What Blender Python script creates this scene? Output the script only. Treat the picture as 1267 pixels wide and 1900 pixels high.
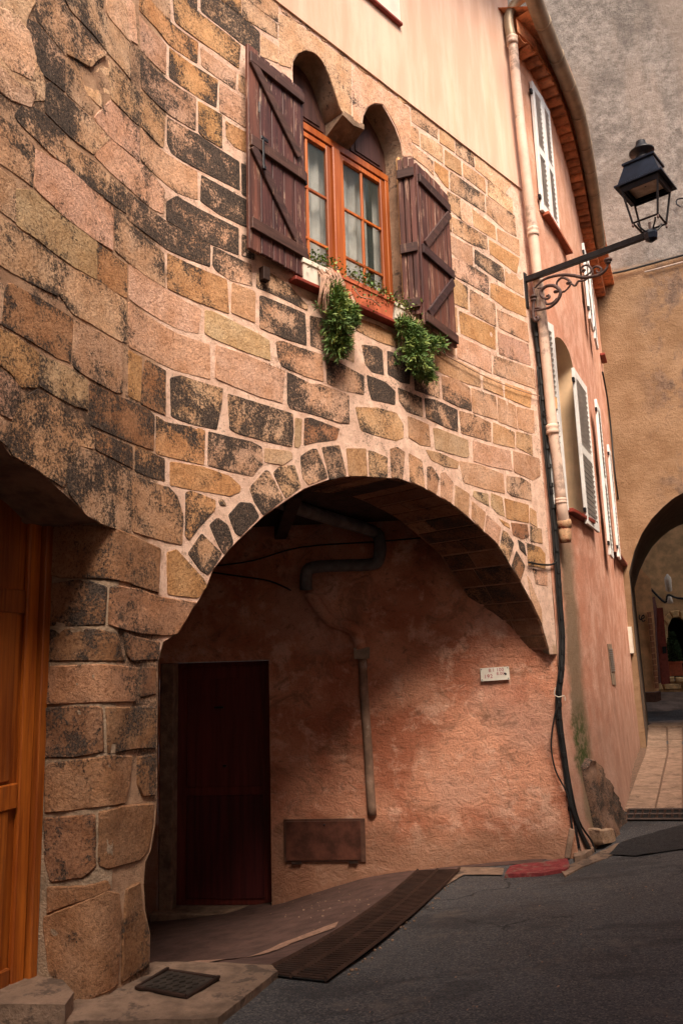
import bpy, bmesh, math, random
import numpy as np
from mathutils import Vector, Matrix, noise as mn
from mathutils.geometry import delaunay_2d_cdt
random.seed(7)
sc = bpy.context.scene
for o in list(bpy.data.objects): bpy.data.objects.remove(o)
COL = sc.collection
# ------------------------------------------------------------------ camera
F = 1478.0; PITCH = math.radians(10.7); ROLL = math.radians(1.7); EYE = 1.6
cp, sp = math.cos(PITCH), math.sin(PITCH)
_f = np.array([0, cp, sp]); _r = np.array([1, 0, 0.]); _u = np.array([0, -sp, cp])
CR = math.cos(ROLL) * _r - math.sin(ROLL) * _u; CU = math.sin(ROLL) * _r + math.cos(ROLL) * _u; CF = _f
cd = bpy.data.cameras.new('camera'); cam = bpy.data.objects.new('camera', cd); COL.objects.link(cam)
cd.sensor_fit = 'VERTICAL'; cd.sensor_height = 36; cd.lens = F * 36 / 1900; cd.clip_start = .05; cd.clip_end = 400
M = Matrix.Identity(4)
for i in range(3):
    M[i][0] = CR[i]; M[i][1] = CU[i]; M[i][2] = -CF[i]
M[2][3] = EYE
cam.matrix_world = M; sc.camera = cam
# ------------------------------------------------------------------ light
SUN_EL = 53; SUN_AZ = 166      # azimuth from +Y towards +X where the sun stands
w = bpy.data.worlds.new('World'); sc.world = w; w.use_nodes = True
nt = w.node_tree; bg = nt.nodes['Background']
sky = nt.nodes.new('ShaderNodeTexSky'); sky.sky_type = 'NISHITA'; sky.sun_disc = False
sky.sun_elevation = math.radians(SUN_EL); sky.sun_rotation = math.radians(SUN_AZ)
sky.dust_density = 4; sky.air_density = 1; sky.ozone_density = .6
hs = nt.nodes.new('ShaderNodeHueSaturation'); hs.inputs['Saturation'].default_value = .45
nt.links.new(sky.outputs[0], hs.inputs['Color']); nt.links.new(hs.outputs[0], bg.inputs[0])
bg.inputs[1].default_value = .05
sd = bpy.data.lights.new('sun', 'SUN'); sd.energy = 1.5; sd.angle = math.radians(28); sd.color = (1, .84, .66)
so = bpy.data.objects.new('sun', sd); COL.objects.link(so)
_a = math.radians(SUN_AZ); _e = math.radians(SUN_EL)
so.rotation_euler = Vector((math.sin(_a) * math.cos(_e), math.cos(_a) * math.cos(_e), math.sin(_e))).to_track_quat('Z', 'Y').to_euler()
vs = sc.view_settings; vs.view_transform = 'Standard'; vs.look = 'None'; vs.exposure = 2.28; vs.gamma = 1
vs.use_curve_mapping = False
# ------------------------------------------------------------------ pixel rays (photograph 1267x1900) to points on surfaces
def ray(px, py): return (px - 633.5) * CR / F - (py - 950) * CU / F + CF
def atz(px, py, z):
    d = ray(px, py); t = (z - EYE) / d[2]; return np.array([d[0] * t, d[1] * t, z])
def onplane(px, py, p, az):
    a = math.radians(az); n = np.array([math.cos(a), -math.sin(a), 0]); d = ray(px, py)
    t = (n[0] * p[0] + n[1] * p[1]) / (n @ d); return d * t + np.array([0, 0, EYE])
class Path:
    """vertical surface over a plan polyline; s runs along it, off stands off towards the street"""
    def __init__(s, pts):
        s.p = np.array(pts, float); d = np.diff(s.p, axis=0); L = np.linalg.norm(d, axis=1)
        s.S = np.concatenate([[0], np.cumsum(L)]); t = d / L[:, None]
        tv = np.vstack([t[:1], (t[:-1] + t[1:]) / 2, t[-1:]]); tv /= np.linalg.norm(tv, axis=1)[:, None]
        s.n = np.stack([tv[:, 1], -tv[:, 0]], 1)
    def xy(s, q, off=0):
        i = int(np.clip(np.searchsorted(s.S, q) - 1, 0, len(s.S) - 2)); f = (q - s.S[i]) / (s.S[i + 1] - s.S[i])
        n = s.n[i] * (1 - min(max(f, 0), 1)) + s.n[i + 1] * min(max(f, 0), 1)
        return s.p[i] * (1 - f) + s.p[i + 1] * f + n * off
    def at(s, q, z, off=0):
        a = s.xy(q, off); return Vector((a[0], a[1], z))
    def tan(s, q):
        a = s.xy(q - .01); b = s.xy(q + .01); d = b - a; return d / np.linalg.norm(d)
    def hit(s, px, py, off=0, smin=-9, smax=99):
        d = ray(px, py); P = s.p + s.n * off; best = None; last = len(P) - 2
        for i in range(len(P) - 1):
            e = P[i + 1] - P[i]; det = d[0] * (-e[1]) + e[0] * d[1]
            if abs(det) < 1e-9: continue
            t = (P[i][0] * (-e[1]) + e[0] * P[i][1]) / det
            u = (d[0] * P[i][1] - d[1] * P[i][0]) / det
            lo = -1e-6 if i else -40; hi = 1 + 1e-6 if i < last else 40
            if t > .05 and lo <= u <= hi:
                q = s.S[i] + u * (s.S[i + 1] - s.S[i])
                if smin <= q <= smax and (best is None or t < best[0]): best = (t, q)
        if best is None: return None
        return best[1], EYE + best[0] * d[2]
def head(a): a = math.radians(a); return np.array([math.sin(a), math.cos(a)])
A0 = np.array([-1.2145, 4.078])
pts = [A0 - head(20) * 3.2, A0, A0 + head(20) * .101]
for i in range(24):
    u_ = (i + .5) / 24; pts.append(pts[-1] + head(20 + 22.5 * u_ * u_ * (3 - 2 * u_)) * .80 / 24)
P0 = pts[-1]; C0 = onplane(1033, 1212, P0, 43.2)[:2]
pts.append(C0); FRONT = Path(pts)
S_A = 3.2; S_C = FRONT.S[-1]
house_pts = [C0, (2.13, 7.915), (2.25, 8.05), (2.36, 8.22)]
top = [(995, 147), (1014, 184), (1029, 221), (1040, 258), (1054, 313), (1062, 350), (1073, 398), (1080, 442), (1086, 475)]
EZ = 8.35
for q in top: house_pts.append(atz(q[0], q[1], EZ)[:2])
lastd = head(23)
for k in range(1, 5): house_pts.append(house_pts[-1 if k == 1 else -1] + lastd * .5)
HP = [np.array(q, float) for q in house_pts]
for _ in range(3):
    HP = [HP[0]] + [(HP[i - 1] + 2 * HP[i] + HP[i + 1]) / 4 for i in range(1, len(HP) - 1)] + [HP[-1]]
HOUSE = Path(HP)
OUT = Path(list(FRONT.p) + HP[1:])
POR = Path([C0 - head(95) * 4.6] + [C0 - head(95) * .25, C0 - head(94) * .12 + np.array([0, -.003]), C0] + HP[1:])   # porch wall, corner, then house
S_PC = POR.S[3]
_pc = []
for k in range(11):      # rounded pier corner, from the door reveal to the front
    a = 110 - 90 * k / 10; _pc.append(a)
cr = .10; cen = A0 + head(20) * cr + np.array([-head(110)[0], -head(110)[1]]) * cr
arc = [cen + np.array([math.cos(math.radians(a)), -math.sin(math.radians(a))]) * cr for a in _pc]
PIER = Path([arc[0] - head(110) * .55] + arc + list(FRONT.p[2:]))
# ------------------------------------------------------------------ object helpers
WM = {}
def tag(o, label=None, cat=None, group=None, kind=None):
    if label: o['label'] = label
    if cat: o['category'] = cat
    if group: o['group'] = group
    if kind: o['kind'] = kind
    return o
def place(o, Mw, parent=None):
    COL.objects.link(o); WM[o] = Mw
    if parent is not None:
        o.parent = parent; o.matrix_parent_inverse = WM[parent].inverted()
    o.matrix_basis = Mw
    return o
def empty(name, loc, label, cat, group=None):
    o = bpy.data.objects.new(name, None); o.empty_display_size = .1
    place(o, Matrix.Translation(Vector(loc))); return tag(o, label, cat, group)
def mesh(name, v, f, m=None, parent=None, smooth=False, mats=None, fmat=None, edge=None, kind=None):
    v = [Vector(a) for a in v]; c = Vector((0, 0, 0))
    for a in v: c += a
    c /= max(1, len(v))
    me = bpy.data.meshes.new(name); me.from_pydata([a - c for a in v], [], f)
    if edge is not None:
        at = me.attributes.new('edge', 'FLOAT', 'POINT'); at.data.foreach_set('value', edge)
    if m: me.materials.append(m)
    if smooth: me.polygons.foreach_set('use_smooth', [True] * len(me.polygons))
    me.update()
    o = bpy.data.objects.new(name, me); place(o, Matrix.Translation(c), parent)
    if kind: o['kind'] = kind
    return o
def shared(name, me, Mw, parent=None):
    return place(bpy.data.objects.new(name, me), Mw, parent)
class B:
    """collects shapes into one mesh"""
    def __init__(s): s.v = []; s.f = []
    def add(s, v, f):
        n = len(s.v); s.v += [Vector(a) for a in v]; s.f += [[i + n for i in q] for q in f]; return s
    def box(s, c, size, M=None, bev=0):
        x, y, z = size[0] / 2, size[1] / 2, size[2] / 2; b = min(bev, x * .9, y * .9, z * .9)
        c = Vector(c); M = M or Matrix.Identity(3)
        if b <= 0:
            v = [(i, j, k) for i in (-x, x) for j in (-y, y) for k in (-z, z)]
            f = [(0, 1, 3, 2), (4, 6, 7, 5), (0, 4, 5, 1), (2, 3, 7, 6), (0, 2, 6, 4), (1, 5, 7, 3)]
        else:
            bm = bmesh.new(); bmesh.ops.create_cube(bm, size=1)
            bmesh.ops.scale(bm, vec=(2 * x, 2 * y, 2 * z), verts=bm.verts)
            bmesh.ops.bevel(bm, geom=bm.edges[:] , offset=b, segments=1, affect='EDGES')
            bm.verts.index_update(); v = [q.co[:] for q in bm.verts]; f = [[q.index for q in p.verts] for p in bm.faces]; bm.free()
        return s.add([M @ Vector(a) + c for a in v], f)
    def tube(s, pts, r, n=8, cap=True):
        pts = [Vector(p) for p in pts]; rs = r if isinstance(r, (list, tuple)) else [r] * len(pts)
        base = len(s.v); up = None
        for i, p in enumerate(pts):
            d = (pts[min(i + 1, len(pts) - 1)] - pts[max(i - 1, 0)]).normalized()
            if up is None:
                up = d.cross(Vector((0, 0, 1)));
                if up.length < .1: up = d.cross(Vector((1, 0, 0)))
            up = (up - d * up.dot(d)).normalized(); w2 = d.cross(up)
            for k in range(n):
                a = 2 * math.pi * k / n; s.v.append(p + (up * math.cos(a) + w2 * math.sin(a)) * rs[i])
        for i in range(len(pts) - 1):
            for k in range(n):
                a = base + i * n + k; b = base + i * n + (k + 1) % n; s.f.append([a, b, b + n, a + n])
        if cap:
            s.f.append([base + k for k in range(n)][::-1]); e = base + (len(pts) - 1) * n; s.f.append([e + k for k in range(n)])
        return s
    def lathe(s, c, prof, n=16, M=None):
        c = Vector(c); M = M or Matrix.Identity(3); base = len(s.v)
        for r, z in prof:
            for k in range(n):
                a = 2 * math.pi * k / n; s.v.append(c + M @ Vector((r * math.cos(a), r * math.sin(a), z)))
        for i in range(len(prof) - 1):
            for k in range(n):
                a = base + i * n + k; b = base + i * n + (k + 1) % n; s.f.append([a, b, b + n, a + n])
        s.f.append([base + k for k in range(n)][::-1]); e = base + (len(prof) - 1) * n; s.f.append([e + k for k in range(n)])
        return s
    def build(s, name, m, parent=None, smooth=False, kind=None): return mesh(name, s.v, s.f, m, parent, smooth, kind=kind)
def smoothline(pts, n=6):
    P = [Vector(p) for p in pts]; out = []
    for i in range(len(P) - 1):
        a = P[max(i - 1, 0)]; b = P[i]; c = P[i + 1]; d = P[min(i + 2, len(P) - 1)]
        for k in range(n):
            t = k / n; out.append(.5 * ((2 * b) + (c - a) * t + (2 * a - 5 * b + 4 * c - d) * t * t + (3 * b - a - 3 * c + d) * t ** 3))
    out.append(P[-1]); return out
def inside(x, y, poly):
    c = False; j = len(poly) - 1
    for i in range(len(poly)):
        xi, yi = poly[i]; xj, yj = poly[j]
        if (yi > y) != (yj > y) and x < (xj - xi) * (y - yi) / (yj - yi) + xi: c = not c
        j = i
    return c
def resample(poly, step):
    out = []
    for i in range(len(poly)):
        a = np.array(poly[i], float); b = np.array(poly[(i + 1) % len(poly)], float); n = max(1, int(round(np.linalg.norm(b - a) / step)))
        for k in range(n): out.append(tuple(a + (b - a) * k / n))
    return out
def cdt(loops, pts, region, holes):
    V = []; E = []
    for L in loops:
        n = len(V); V += [Vector(p) for p in L]; E += [(n + i, n + (i + 1) % len(L)) for i in range(len(L))]
    V += [Vector(p) for p in pts]
    ov, oe, of, *_ = delaunay_2d_cdt(V, E, [], 0, 1e-5)
    f = []
    for t in of:
        x = sum(ov[i].x for i in t) / len(t); y = sum(ov[i].y for i in t) / len(t)
        if inside(x, y, region) and not any(inside(x, y, h) for h in holes): f.append(list(t))
    return [(p.x, p.y) for p in ov], f
def sheet(name, path, region, holes, step, m, parent=None, off=0, amp=.004, nsc=3.0, offn=None, kind=None, border=None):
    reg = resample(region, border or step); hs_ = [resample(h, min(step, .06)) for h in holes]
    xs = [p[0] for p in reg]; zs = [p[1] for p in reg]; g = []
    x = min(xs) + step / 2
    while x < max(xs):
        z = min(zs) + step / 2
        while z < max(zs):
            q = (x + random.uniform(-.2, .2) * step, z + random.uniform(-.2, .2) * step)
            if inside(q[0], q[1], region) and not any(inside(q[0], q[1], h) for h in holes): g.append(q)
            z += step
        x += step
    v, f = cdt([reg] + hs_, g, region, holes)
    out = []
    for s_, z_ in v:
        p = path.at(s_, z_, 0)
        o = off + amp * (mn.noise(p * nsc) * 1.0 + mn.noise(p * nsc * 3.1) * .5)
        if offn: o += offn(s_, z_)
        out.append(path.at(s_, z_, o))
    # face direction towards the street
    if f:
        a, b, c = (out[i] for i in f[0][:3]); n = (b - a).cross(c - a); st = path.at(v[f[0][0]][0], 0, 1) - path.at(v[f[0][0]][0], 0, 0)
        if n.dot(st) < 0: f = [q[::-1] for q in f]
    return mesh(name, out, f, m, parent, True, kind=kind)
def vfit(p, q, z, az=None):
    pass
# ------------------------------------------------------------------ materials
class NM:
    def __init__(s, name, rough=.85):
        s.m = bpy.data.materials.new(name); s.m.use_nodes = True; s.t = s.m.node_tree; s.b = s.t.nodes['Principled BSDF']
        s.b.inputs['Roughness'].default_value = rough; s.b.inputs['Specular IOR Level'].default_value = .3
        s.pos = s.t.nodes.new('ShaderNodeNewGeometry').outputs['Position']
    def n(s, t): return s.t.nodes.new('ShaderNode' + t)
    def set(s, i, v):
        if hasattr(v, 'is_output') or isinstance(v, bpy.types.NodeSocket): s.t.links.new(v, i)
        else:
            if isinstance(v, (tuple, list)) and len(v) == 3 and len(i.default_value) == 4: v = (*v, 1)
            i.default_value = v
    def map(s, sc_=(1, 1, 1), rot=(0, 0, 0), vec=None):
        a = s.n('Mapping'); s.set(a.inputs[0], vec or s.pos); a.inputs['Scale'].default_value = sc_; a.inputs['Rotation'].default_value = rot; return a.outputs[0]
    def noise(s, scale, detail=4, rough=.6, vec=None, dist=0):
        a = s.n('TexNoise'); s.set(a.inputs['Vector'], vec or s.pos); a.inputs['Scale'].default_value = scale; a.inputs['Detail'].default_value = detail
        a.inputs['Roughness'].default_value = rough; a.inputs['Distortion'].default_value = dist; return a.outputs[0]
    def vor(s, scale, vec=None, feat='F1', out=0):
        a = s.n('TexVoronoi'); s.set(a.inputs['Vector'], vec or s.pos); a.inputs['Scale'].default_value = scale; a.feature = feat; return a.outputs[out]
    def ramp(s, fac, lo, hi, a=0.0, b=1.0):
        r = s.n('MapRange'); r.clamp = True; r.interpolation_type = 'SMOOTHSTEP'; s.set(r.inputs[0], fac); s.set(r.inputs[1], lo); s.set(r.inputs[2], hi); s.set(r.inputs[3], a); s.set(r.inputs[4], b); return r.outputs[0]
    def math(s, op, a, b=0.0, c=None):
        r = s.n('Math'); r.operation = op; s.set(r.inputs[0], a); s.set(r.inputs[1], b)
        if c is not None: s.set(r.inputs[2], c)
        return r.outputs[0]
    def mix(s, fac, a, b, mode='MIX'):
        r = s.n('Mix'); r.data_type = 'RGBA'; r.blend_type = mode; s.set(r.inputs[0], fac); s.set(r.inputs[6], a); s.set(r.inputs[7], b); return r.outputs[2]
    def sep(s, k, vec=None):
        r = s.n('SeparateXYZ'); s.set(r.inputs[0], vec or s.pos); return r.outputs[k]
    def bump(s, h, strength=.5, dist=.01, nrm=None):
        r = s.n('Bump'); r.inputs['Strength'].default_value = strength; r.inputs['Distance'].default_value = dist; s.set(r.inputs['Height'], h)
        if nrm: s.set(r.inputs['Normal'], nrm)
        return r.outputs[0]
    def out(s, col, bump=None, rough=None, metal=None):
        s.set(s.b.inputs['Base Color'], col)
        if bump: s.set(s.b.inputs['Normal'], bump)
        if rough is not None: s.set(s.b.inputs['Roughness'], rough)
        if metal is not None: s.set(s.b.inputs['Metallic'], metal)
        return s.m
def simple(name, col, rough=.8, var=.25, sc_=12, bump=.2, bd=.004, metal=0, dirt=None):
    k = NM(name, rough); n = k.noise(sc_, 5, .65); c = k.mix(k.ramp(n, .3, .7), tuple(x * (1 - var) for x in col), tuple(min(1, x * (1 + var)) for x in col))
    if dirt:
        c = k.mix(k.ramp(k.noise(sc_ * .5, 6, .75), .52, .62), c, dirt)
    return k.out(c, k.bump(k.noise(sc_ * 6, 4, .6), bump, bd), metal=metal)
# stone: object colour is the stone's own tint, its alpha how much black lichen it carries
def stone_mat():
    k = NM('weathered_stone', .9); oi = k.n('ObjectInfo'); col = oi.outputs['Color']; al = oi.outputs['Alpha']
    fld = k.ramp(k.noise(1.7, 4, .6, dist=.6), .38, .62, -.22, .18); fld = k.math('MULTIPLY', fld, k.ramp(al, .03, .15)); al = k.math('ADD', k.math('MULTIPLY', al, .82), fld); al = k.math('MAXIMUM', k.math('ADD', al, .12), .0)
    at = k.n('Attribute'); at.attribute_name = 'edge'; ed = at.outputs['Fac']
    big = k.noise(5.0, 3, .6); fine = k.noise(64, 8, .84); mid = k.noise(16, 5, .65, dist=.6)
    c = k.mix(k.ramp(big, .3, .7), col, k.mix(1, col, (.80, .68, .55), 'MULTIPLY'))
    c = k.mix(k.ramp(mid, .45, .75, 0, .6), c, k.mix(1, col, (1.35, 1.28, 1.2), 'MULTIPLY'))
    c = k.mix(k.ramp(k.noise(120, 3, .6), .3, .7, 0, .35), c, k.mix(1, col, (.55, .5, .45), 'MULTIPLY'))
    pep = k.noise(62, 5, .85); c = k.mix(k.ramp(pep, .50, .60, 0, .62), c, k.mix(1, c, (.30, .22, .18), 'MULTIPLY')); c = k.mix(k.ramp(pep, .34, .46, .45, 0), c, k.mix(1, c, (1.5, 1.35, 1.2), 'MULTIPLY'))
    v = k.math('ADD', k.math('MULTIPLY', fine, .70), k.math('MULTIPLY', k.noise(7.5, 4, .6, dist=.5), .30))
    v = k.math('ADD', v, k.math('MULTIPLY', ed, .038))
    thr = k.ramp(al, 0, 1, .70, .455)
    thr = k.math('SUBTRACT', .70, k.math('MULTIPLY', al, .272))
    mask = k.ramp(k.math('SUBTRACT', v, thr), -.012, .03)
    mask = k.math('MULTIPLY', mask, k.ramp(al, .02, .12))
    blk = k.mix(k.ramp(k.noise(90, 4, .75), .38, .64), (.016, .012, .010), (.115, .078, .060))
    halo = k.math('MULTIPLY', k.ramp(k.math('SUBTRACT', v, thr), -.05, .02, 0, .30), k.ramp(al, .02, .2))
    c = k.mix(halo, c, (.13, .08, .055)); c = k.mix(mask, c, blk)
    h = k.math('ADD', k.math('MULTIPLY', k.noise(24, 6, .7), 1.0), k.math('MULTIPLY', k.noise(110, 4, .7), .45))
    h = k.math('ADD', h, k.math('MULTIPLY', mask, .18))
    return k.out(c, k.bump(h, .9, .013))
def mortar_mat():
    k = NM('lime_mortar', .95); x = k.sep(0); n = k.noise(9, 5, .65)
    c = k.mix(k.ramp(n, .3, .7), (.68, .43, .32), (.93, .65, .51))
    # no fresh pointing left of the bend: the joints there are old stone-coloured
    old = k.mix(k.ramp(n, .3, .7), (.36, .205, .125), (.58, .36, .23))
    xx = k.math('ADD', x, k.math('MULTIPLY', k.noise(4, 3, .6), .35)); f = k.ramp(xx, -.93, -.84)
    z = k.sep(2); f = k.math('MULTIPLY', f, k.ramp(k.math('ADD', z, k.math('MULTIPLY', k.noise(6, 3, .6), .6)), 1.9, 2.15))
    c = k.mix(f, old, c)
    c = k.mix(k.ramp(k.noise(30, 7, .8), .53, .62, 0, .6), c, (.36, .20, .13))
    so_ = k.math('ADD', k.math('MULTIPLY', k.noise(64, 8, .84), .70), k.math('MULTIPLY', k.noise(7.5, 4, .6, dist=.5), .30)); so_ = k.math('ADD', so_, k.ramp(k.noise(1.7, 4, .6, dist=.6), .38, .62, -.05, .07)); th = k.ramp(f, 0, 1, .545, .615)
    c = k.mix(k.ramp(k.math('SUBTRACT', so_, th), -.01, .03, 0, .85), c, (.05, .034, .026))
    h = k.math('ADD', k.noise(60, 6, .75), k.noise(180, 3, .7)); return k.out(c, k.bump(h, .9, .010))
def plaster_up():
    k = NM('peach_plaster', .92); st = k.noise(3, 5, .6, vec=k.map((1.6, 1.6, .25)))
    c = k.mix(k.ramp(st, .35, .7), (.64, .395, .285), (.76, .53, .405))
    c = k.mix(k.ramp(k.noise(2, 4, .6, vec=k.map((2.2, 2.2, .2))), .55, .75, 0, .35), c, (.80, .47, .30))
    c = k.mix(k.ramp(k.noise(1.1, 6, .7, vec=k.map((3, 3, .35))), .55, .70, 0, .5), c, (.60, .40, .33)); c = k.mix(k.ramp(k.noise(5, 7, .8), .56, .7, 0, .35), c, (.66, .40, .27))
    # rain streak with a shape of its own under the upper window sill
    c = k.mix(k.ramp(k.noise(40, 4, .6), .62, .75, 0, .3), c, (.6, .40, .27))
    return k.out(c, k.bump(k.noise(45, 5, .7), .35, .006))
def pink_mat():
    k = NM('pink_render', .95); z = k.sep(2)
    n = k.noise(1.3, 5, .6, dist=.5); m = k.noise(4.0, 7, .72, dist=.3); rel = k.noise(8, 9, .74, vec=k.map((1, 1, 1.35)), dist=.5)
    c = k.mix(k.ramp(n, .38, .62), (.52, .175, .095), (.75, .345, .215))
    c = k.mix(k.ramp(m, .50, .66, 0, .8), c, (.86, .50, .36))
    c = k.mix(k.ramp(k.noise(2.7, 7, .75, dist=.8), .52, .66, 0, .75), c, (.30, .135, .08))
    c = k.mix(k.ramp(k.noise(.9, 4, .6), .52, .66, 0, .55), c, (.60, .34, .25))
    c = k.mix(k.ramp(rel, .33, .45, .6, 0), c, (.17, .075, .045))
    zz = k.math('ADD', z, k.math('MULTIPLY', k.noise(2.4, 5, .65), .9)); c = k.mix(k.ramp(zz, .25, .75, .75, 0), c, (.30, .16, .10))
    c = k.mix(k.ramp(k.noise(60, 4, .8), .52, .64, 0, .4), c, (.25, .11, .065))
    h = k.math('ADD', k.math('MULTIPLY', rel, 1.5), k.math('MULTIPLY', k.noise(40, 6, .8), .5))
    return k.out(c, k.bump(h, 1.0, .028))
def house_mat():
    k = NM('salmon_render', .95); z = k.sep(2); st = k.noise(2.5, 7, .7, vec=k.map((1.2, 1.2, 1.0)), dist=.4)
    c = k.mix(k.ramp(st, .36, .64), (.56, .24, .15), (.74, .42, .31))
    c = k.mix(k.ramp(k.noise(4, 8, .78, vec=k.map((1.0, 1.0, 1.2))), .50, .64, 0, .7), c, (.46, .20, .125)); c = k.mix(k.ramp(k.noise(55, 5, .8), .52, .64, 0, .5), c, (.30, .14, .09))
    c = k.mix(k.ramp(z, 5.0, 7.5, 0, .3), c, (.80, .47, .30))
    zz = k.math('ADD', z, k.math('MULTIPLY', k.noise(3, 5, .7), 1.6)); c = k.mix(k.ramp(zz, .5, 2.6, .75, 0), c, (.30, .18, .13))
    # damp streak running down below the broken downpipe, green with moss at its foot
    yx = k.math('SUBTRACT', k.sep(1), 8.02); yx = k.math('ADD', yx, k.math('MULTIPLY', k.math('SUBTRACT', k.noise(3.5, 5, .7), .5), .22))
    band = k.math('MULTIPLY', k.ramp(yx, -.08, .02), k.ramp(yx, .16, .40, 1, 0)); band = k.math('MULTIPLY', band, k.ramp(z, 2.6, 3.1, 1, 0))
    c = k.mix(k.math('MULTIPLY', band, .85), c, k.mix(k.noise(30, 4, .7), (.10, .07, .04), (.26, .19, .115)))
    moss = k.math('MULTIPLY', band, k.math('MULTIPLY', k.ramp(z, .35, .6), k.ramp(z, .8, 1.3, 1, 0)))
    c = k.mix(k.math('MULTIPLY', moss, k.ramp(k.noise(14, 4, .7), .35, .6)), c, (.05, .065, .012))
    h = k.math('ADD', k.noise(30, 6, .75), k.math('MULTIPLY', k.noise(110, 4, .7), .6)); return k.out(c, k.bump(h, .8, .014))
def tower_mat():
    k = NM('roughcast', .97); z = k.sep(2); sp_ = k.noise(7, 9, .78)
    gr = k.mix(k.ramp(sp_, .36, .64), (.13, .112, .10), (.29, .255, .23))
    gr = k.mix(k.ramp(k.noise(.9, 7, .7, dist=.5), .42, .64, 0, .7), gr, (.105, .09, .08)); gr = k.mix(k.ramp(k.noise(.6, 4, .6, vec=k.map((1.5, 1.5, .3))), .52, .66, 0, .4), gr, (.29, .23, .19))
    
    oc = k.mix(k.ramp(k.noise(1.5, 5, .6), .35, .7), (.24, .135, .07), (.35, .215, .125))
    st = k.ramp(k.noise(1.0, 7, .75, vec=k.map((1, 1, .8)), dist=.4), .50, .60, 0, .85); oc = k.mix(k.math('MULTIPLY', st, k.ramp(k.sep(0), 5.4, 6.1)), oc, k.mix(k.ramp(sp_, .4, .6), (.10, .065, .05), (.24, .155, .11)))
    zz = k.math('ADD', z, k.math('MULTIPLY', k.noise(1.3, 4, .6), .25)); c = k.mix(k.ramp(zz, 8.9, 9.05), oc, gr)
    return k.out(c, k.bump(k.noise(16, 8, .8), 1.0, .05))
def wood(name, a, b, worn=None, rough=.6, sc_=6, vert=True, wornlo=.6):
    k = NM(name, rough); v = k.map((sc_ * 4, sc_ * 4, sc_ * .22) if vert else (sc_ * .3, sc_ * .3, sc_ * 5)); n = k.noise(1.0, 6, .65, vec=v, dist=.3)
    oi = k.n('ObjectInfo'); rnd = oi.outputs['Random']
    c = k.mix(k.ramp(n, .32, .68), a, b); c = k.mix(rnd, c, k.mix(1, c, (.5, .5, .72), 'MULTIPLY'))
    if worn:
        wv = k.noise(3.2, 7, .8, vec=k.map((9, 9, 1.0))); c = k.mix(k.ramp(wv, wornlo, wornlo + .07, 0, .8), c, worn)
    return k.out(c, k.bump(n, .4, .004))
def asphalt_mat():
    k = NM('asphalt', .92); n = k.noise(1.3, 6, .65); cell = k.n('SeparateColor'); k.set(cell.inputs[0], k.vor(125, out=1)); g = cell.outputs[0]
    c = k.mix(k.ramp(n, .3, .7), (.052, .051, .056), (.092, .088, .092)); c = k.mix(k.ramp(g, .62, .95, 0, .6), c, (.20, .17, .155))
    c = k.mix(k.ramp(g, .05, .4, .6, 0), c, (.014, .013, .014))
    c = k.mix(k.ramp(k.noise(.55, 6, .7, vec=k.map((1, 2.4, 1), (0, 0, .6)), dist=.5), .52, .58, 0, .5), c, (.030, .027, .029))
    cr_ = k.n('TexVoronoi'); k.set(cr_.inputs['Vector'], k.map((1, 1, 1))); cr_.feature = 'DISTANCE_TO_EDGE'; cr_.inputs['Scale'].default_value = .75
    wv = k.n('VectorMath'); wv.operation = 'ADD'; nz = k.n('TexNoise'); nz.inputs['Scale'].default_value = 2.2; nz.inputs['Detail'].default_value = 6; k.set(nz.inputs['Vector'], k.pos); k.set(wv.inputs[0], k.pos); sc3 = k.n('VectorMath'); sc3.operation = 'SCALE'; sc3.inputs['Scale'].default_value = .55; k.set(sc3.inputs[0], nz.outputs['Color']); k.set(wv.inputs[1], sc3.outputs[0]); k.set(cr_.inputs['Vector'], wv.outputs[0])
    c = k.mix(k.math('MULTIPLY', k.ramp(cr_.outputs[0], .003, .010, .75, 0), k.ramp(k.noise(.8, 2), .48, .56)), c, (.012, .011, .012))
    c = k.mix(k.ramp(k.noise(1.9, 7, .75), .54, .66, 0, .55), c, (.15, .12, .105))
    return k.out(c, k.bump(k.math('ADD', g, k.noise(46, 6, .85)), 1.0, .010), rough=k.ramp(n, .3, .7, .7, .95))
def glass_mat():
    k = NM('window_glass', .06); k.b.inputs['Specular IOR Level'].default_value = .6; k.b.inputs['Transmission Weight'].default_value = .0
    n = k.noise(1.4, 4, .6, vec=k.map((3, 3, 1.1))); c = k.mix(k.ramp(n, .35, .65), (.035, .045, .04), (.30, .32, .29))
    k.b.inputs['Alpha'].default_value = .20
    return k.out((.10, .12, .11))
MS = stone_mat(); MM = mortar_mat(); MPU = plaster_up(); MPK = pink_mat(); MH = house_mat(); MT = tower_mat(); MA = asphalt_mat(); MG = glass_mat()
MSH = wood('shutter_wood', (.06, .024, .020), (.19, .070, .048), (.40, .25, .18), .55, wornlo=.55)
MBAT = wood('batten_wood', (.05, .024, .018), (.12, .055, .040), (.28, .17, .12), .6, wornlo=.58, vert=False)
MOR = wood('orange_varnished_wood', (.40, .085, .016), (.62, .17, .035), (.60, .30, .14), .35, wornlo=.66)
MDR = wood('old_door_wood', (.28, .060, .008), (.60, .17, .020), (.24, .07, .02), .45, wornlo=.56)
MTY = wood('carved_wood', (.07, .028, .018), (.14, .06, .04), None, .6)
MDK = wood('dark_door_wood', (.09, .016, .012), (.17, .030, .022), None, .5)
MTC = simple('terracotta', (.52, .13, .06), .75, .2, 10)
def tile_mat():
    k = NM('genoise_tile', .85); r = k.n('ObjectInfo').outputs['Random']; n = k.noise(9, 5, .7)
    c = k.mix(r, (.28, .11, .055), (.80, .32, .15)); c = k.mix(k.ramp(n, .4, .7, 0, .7), c, (.12, .055, .035)); return k.out(c, k.bump(k.noise(50, 4, .7), .5, .006))
MTL = tile_mat()
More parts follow.
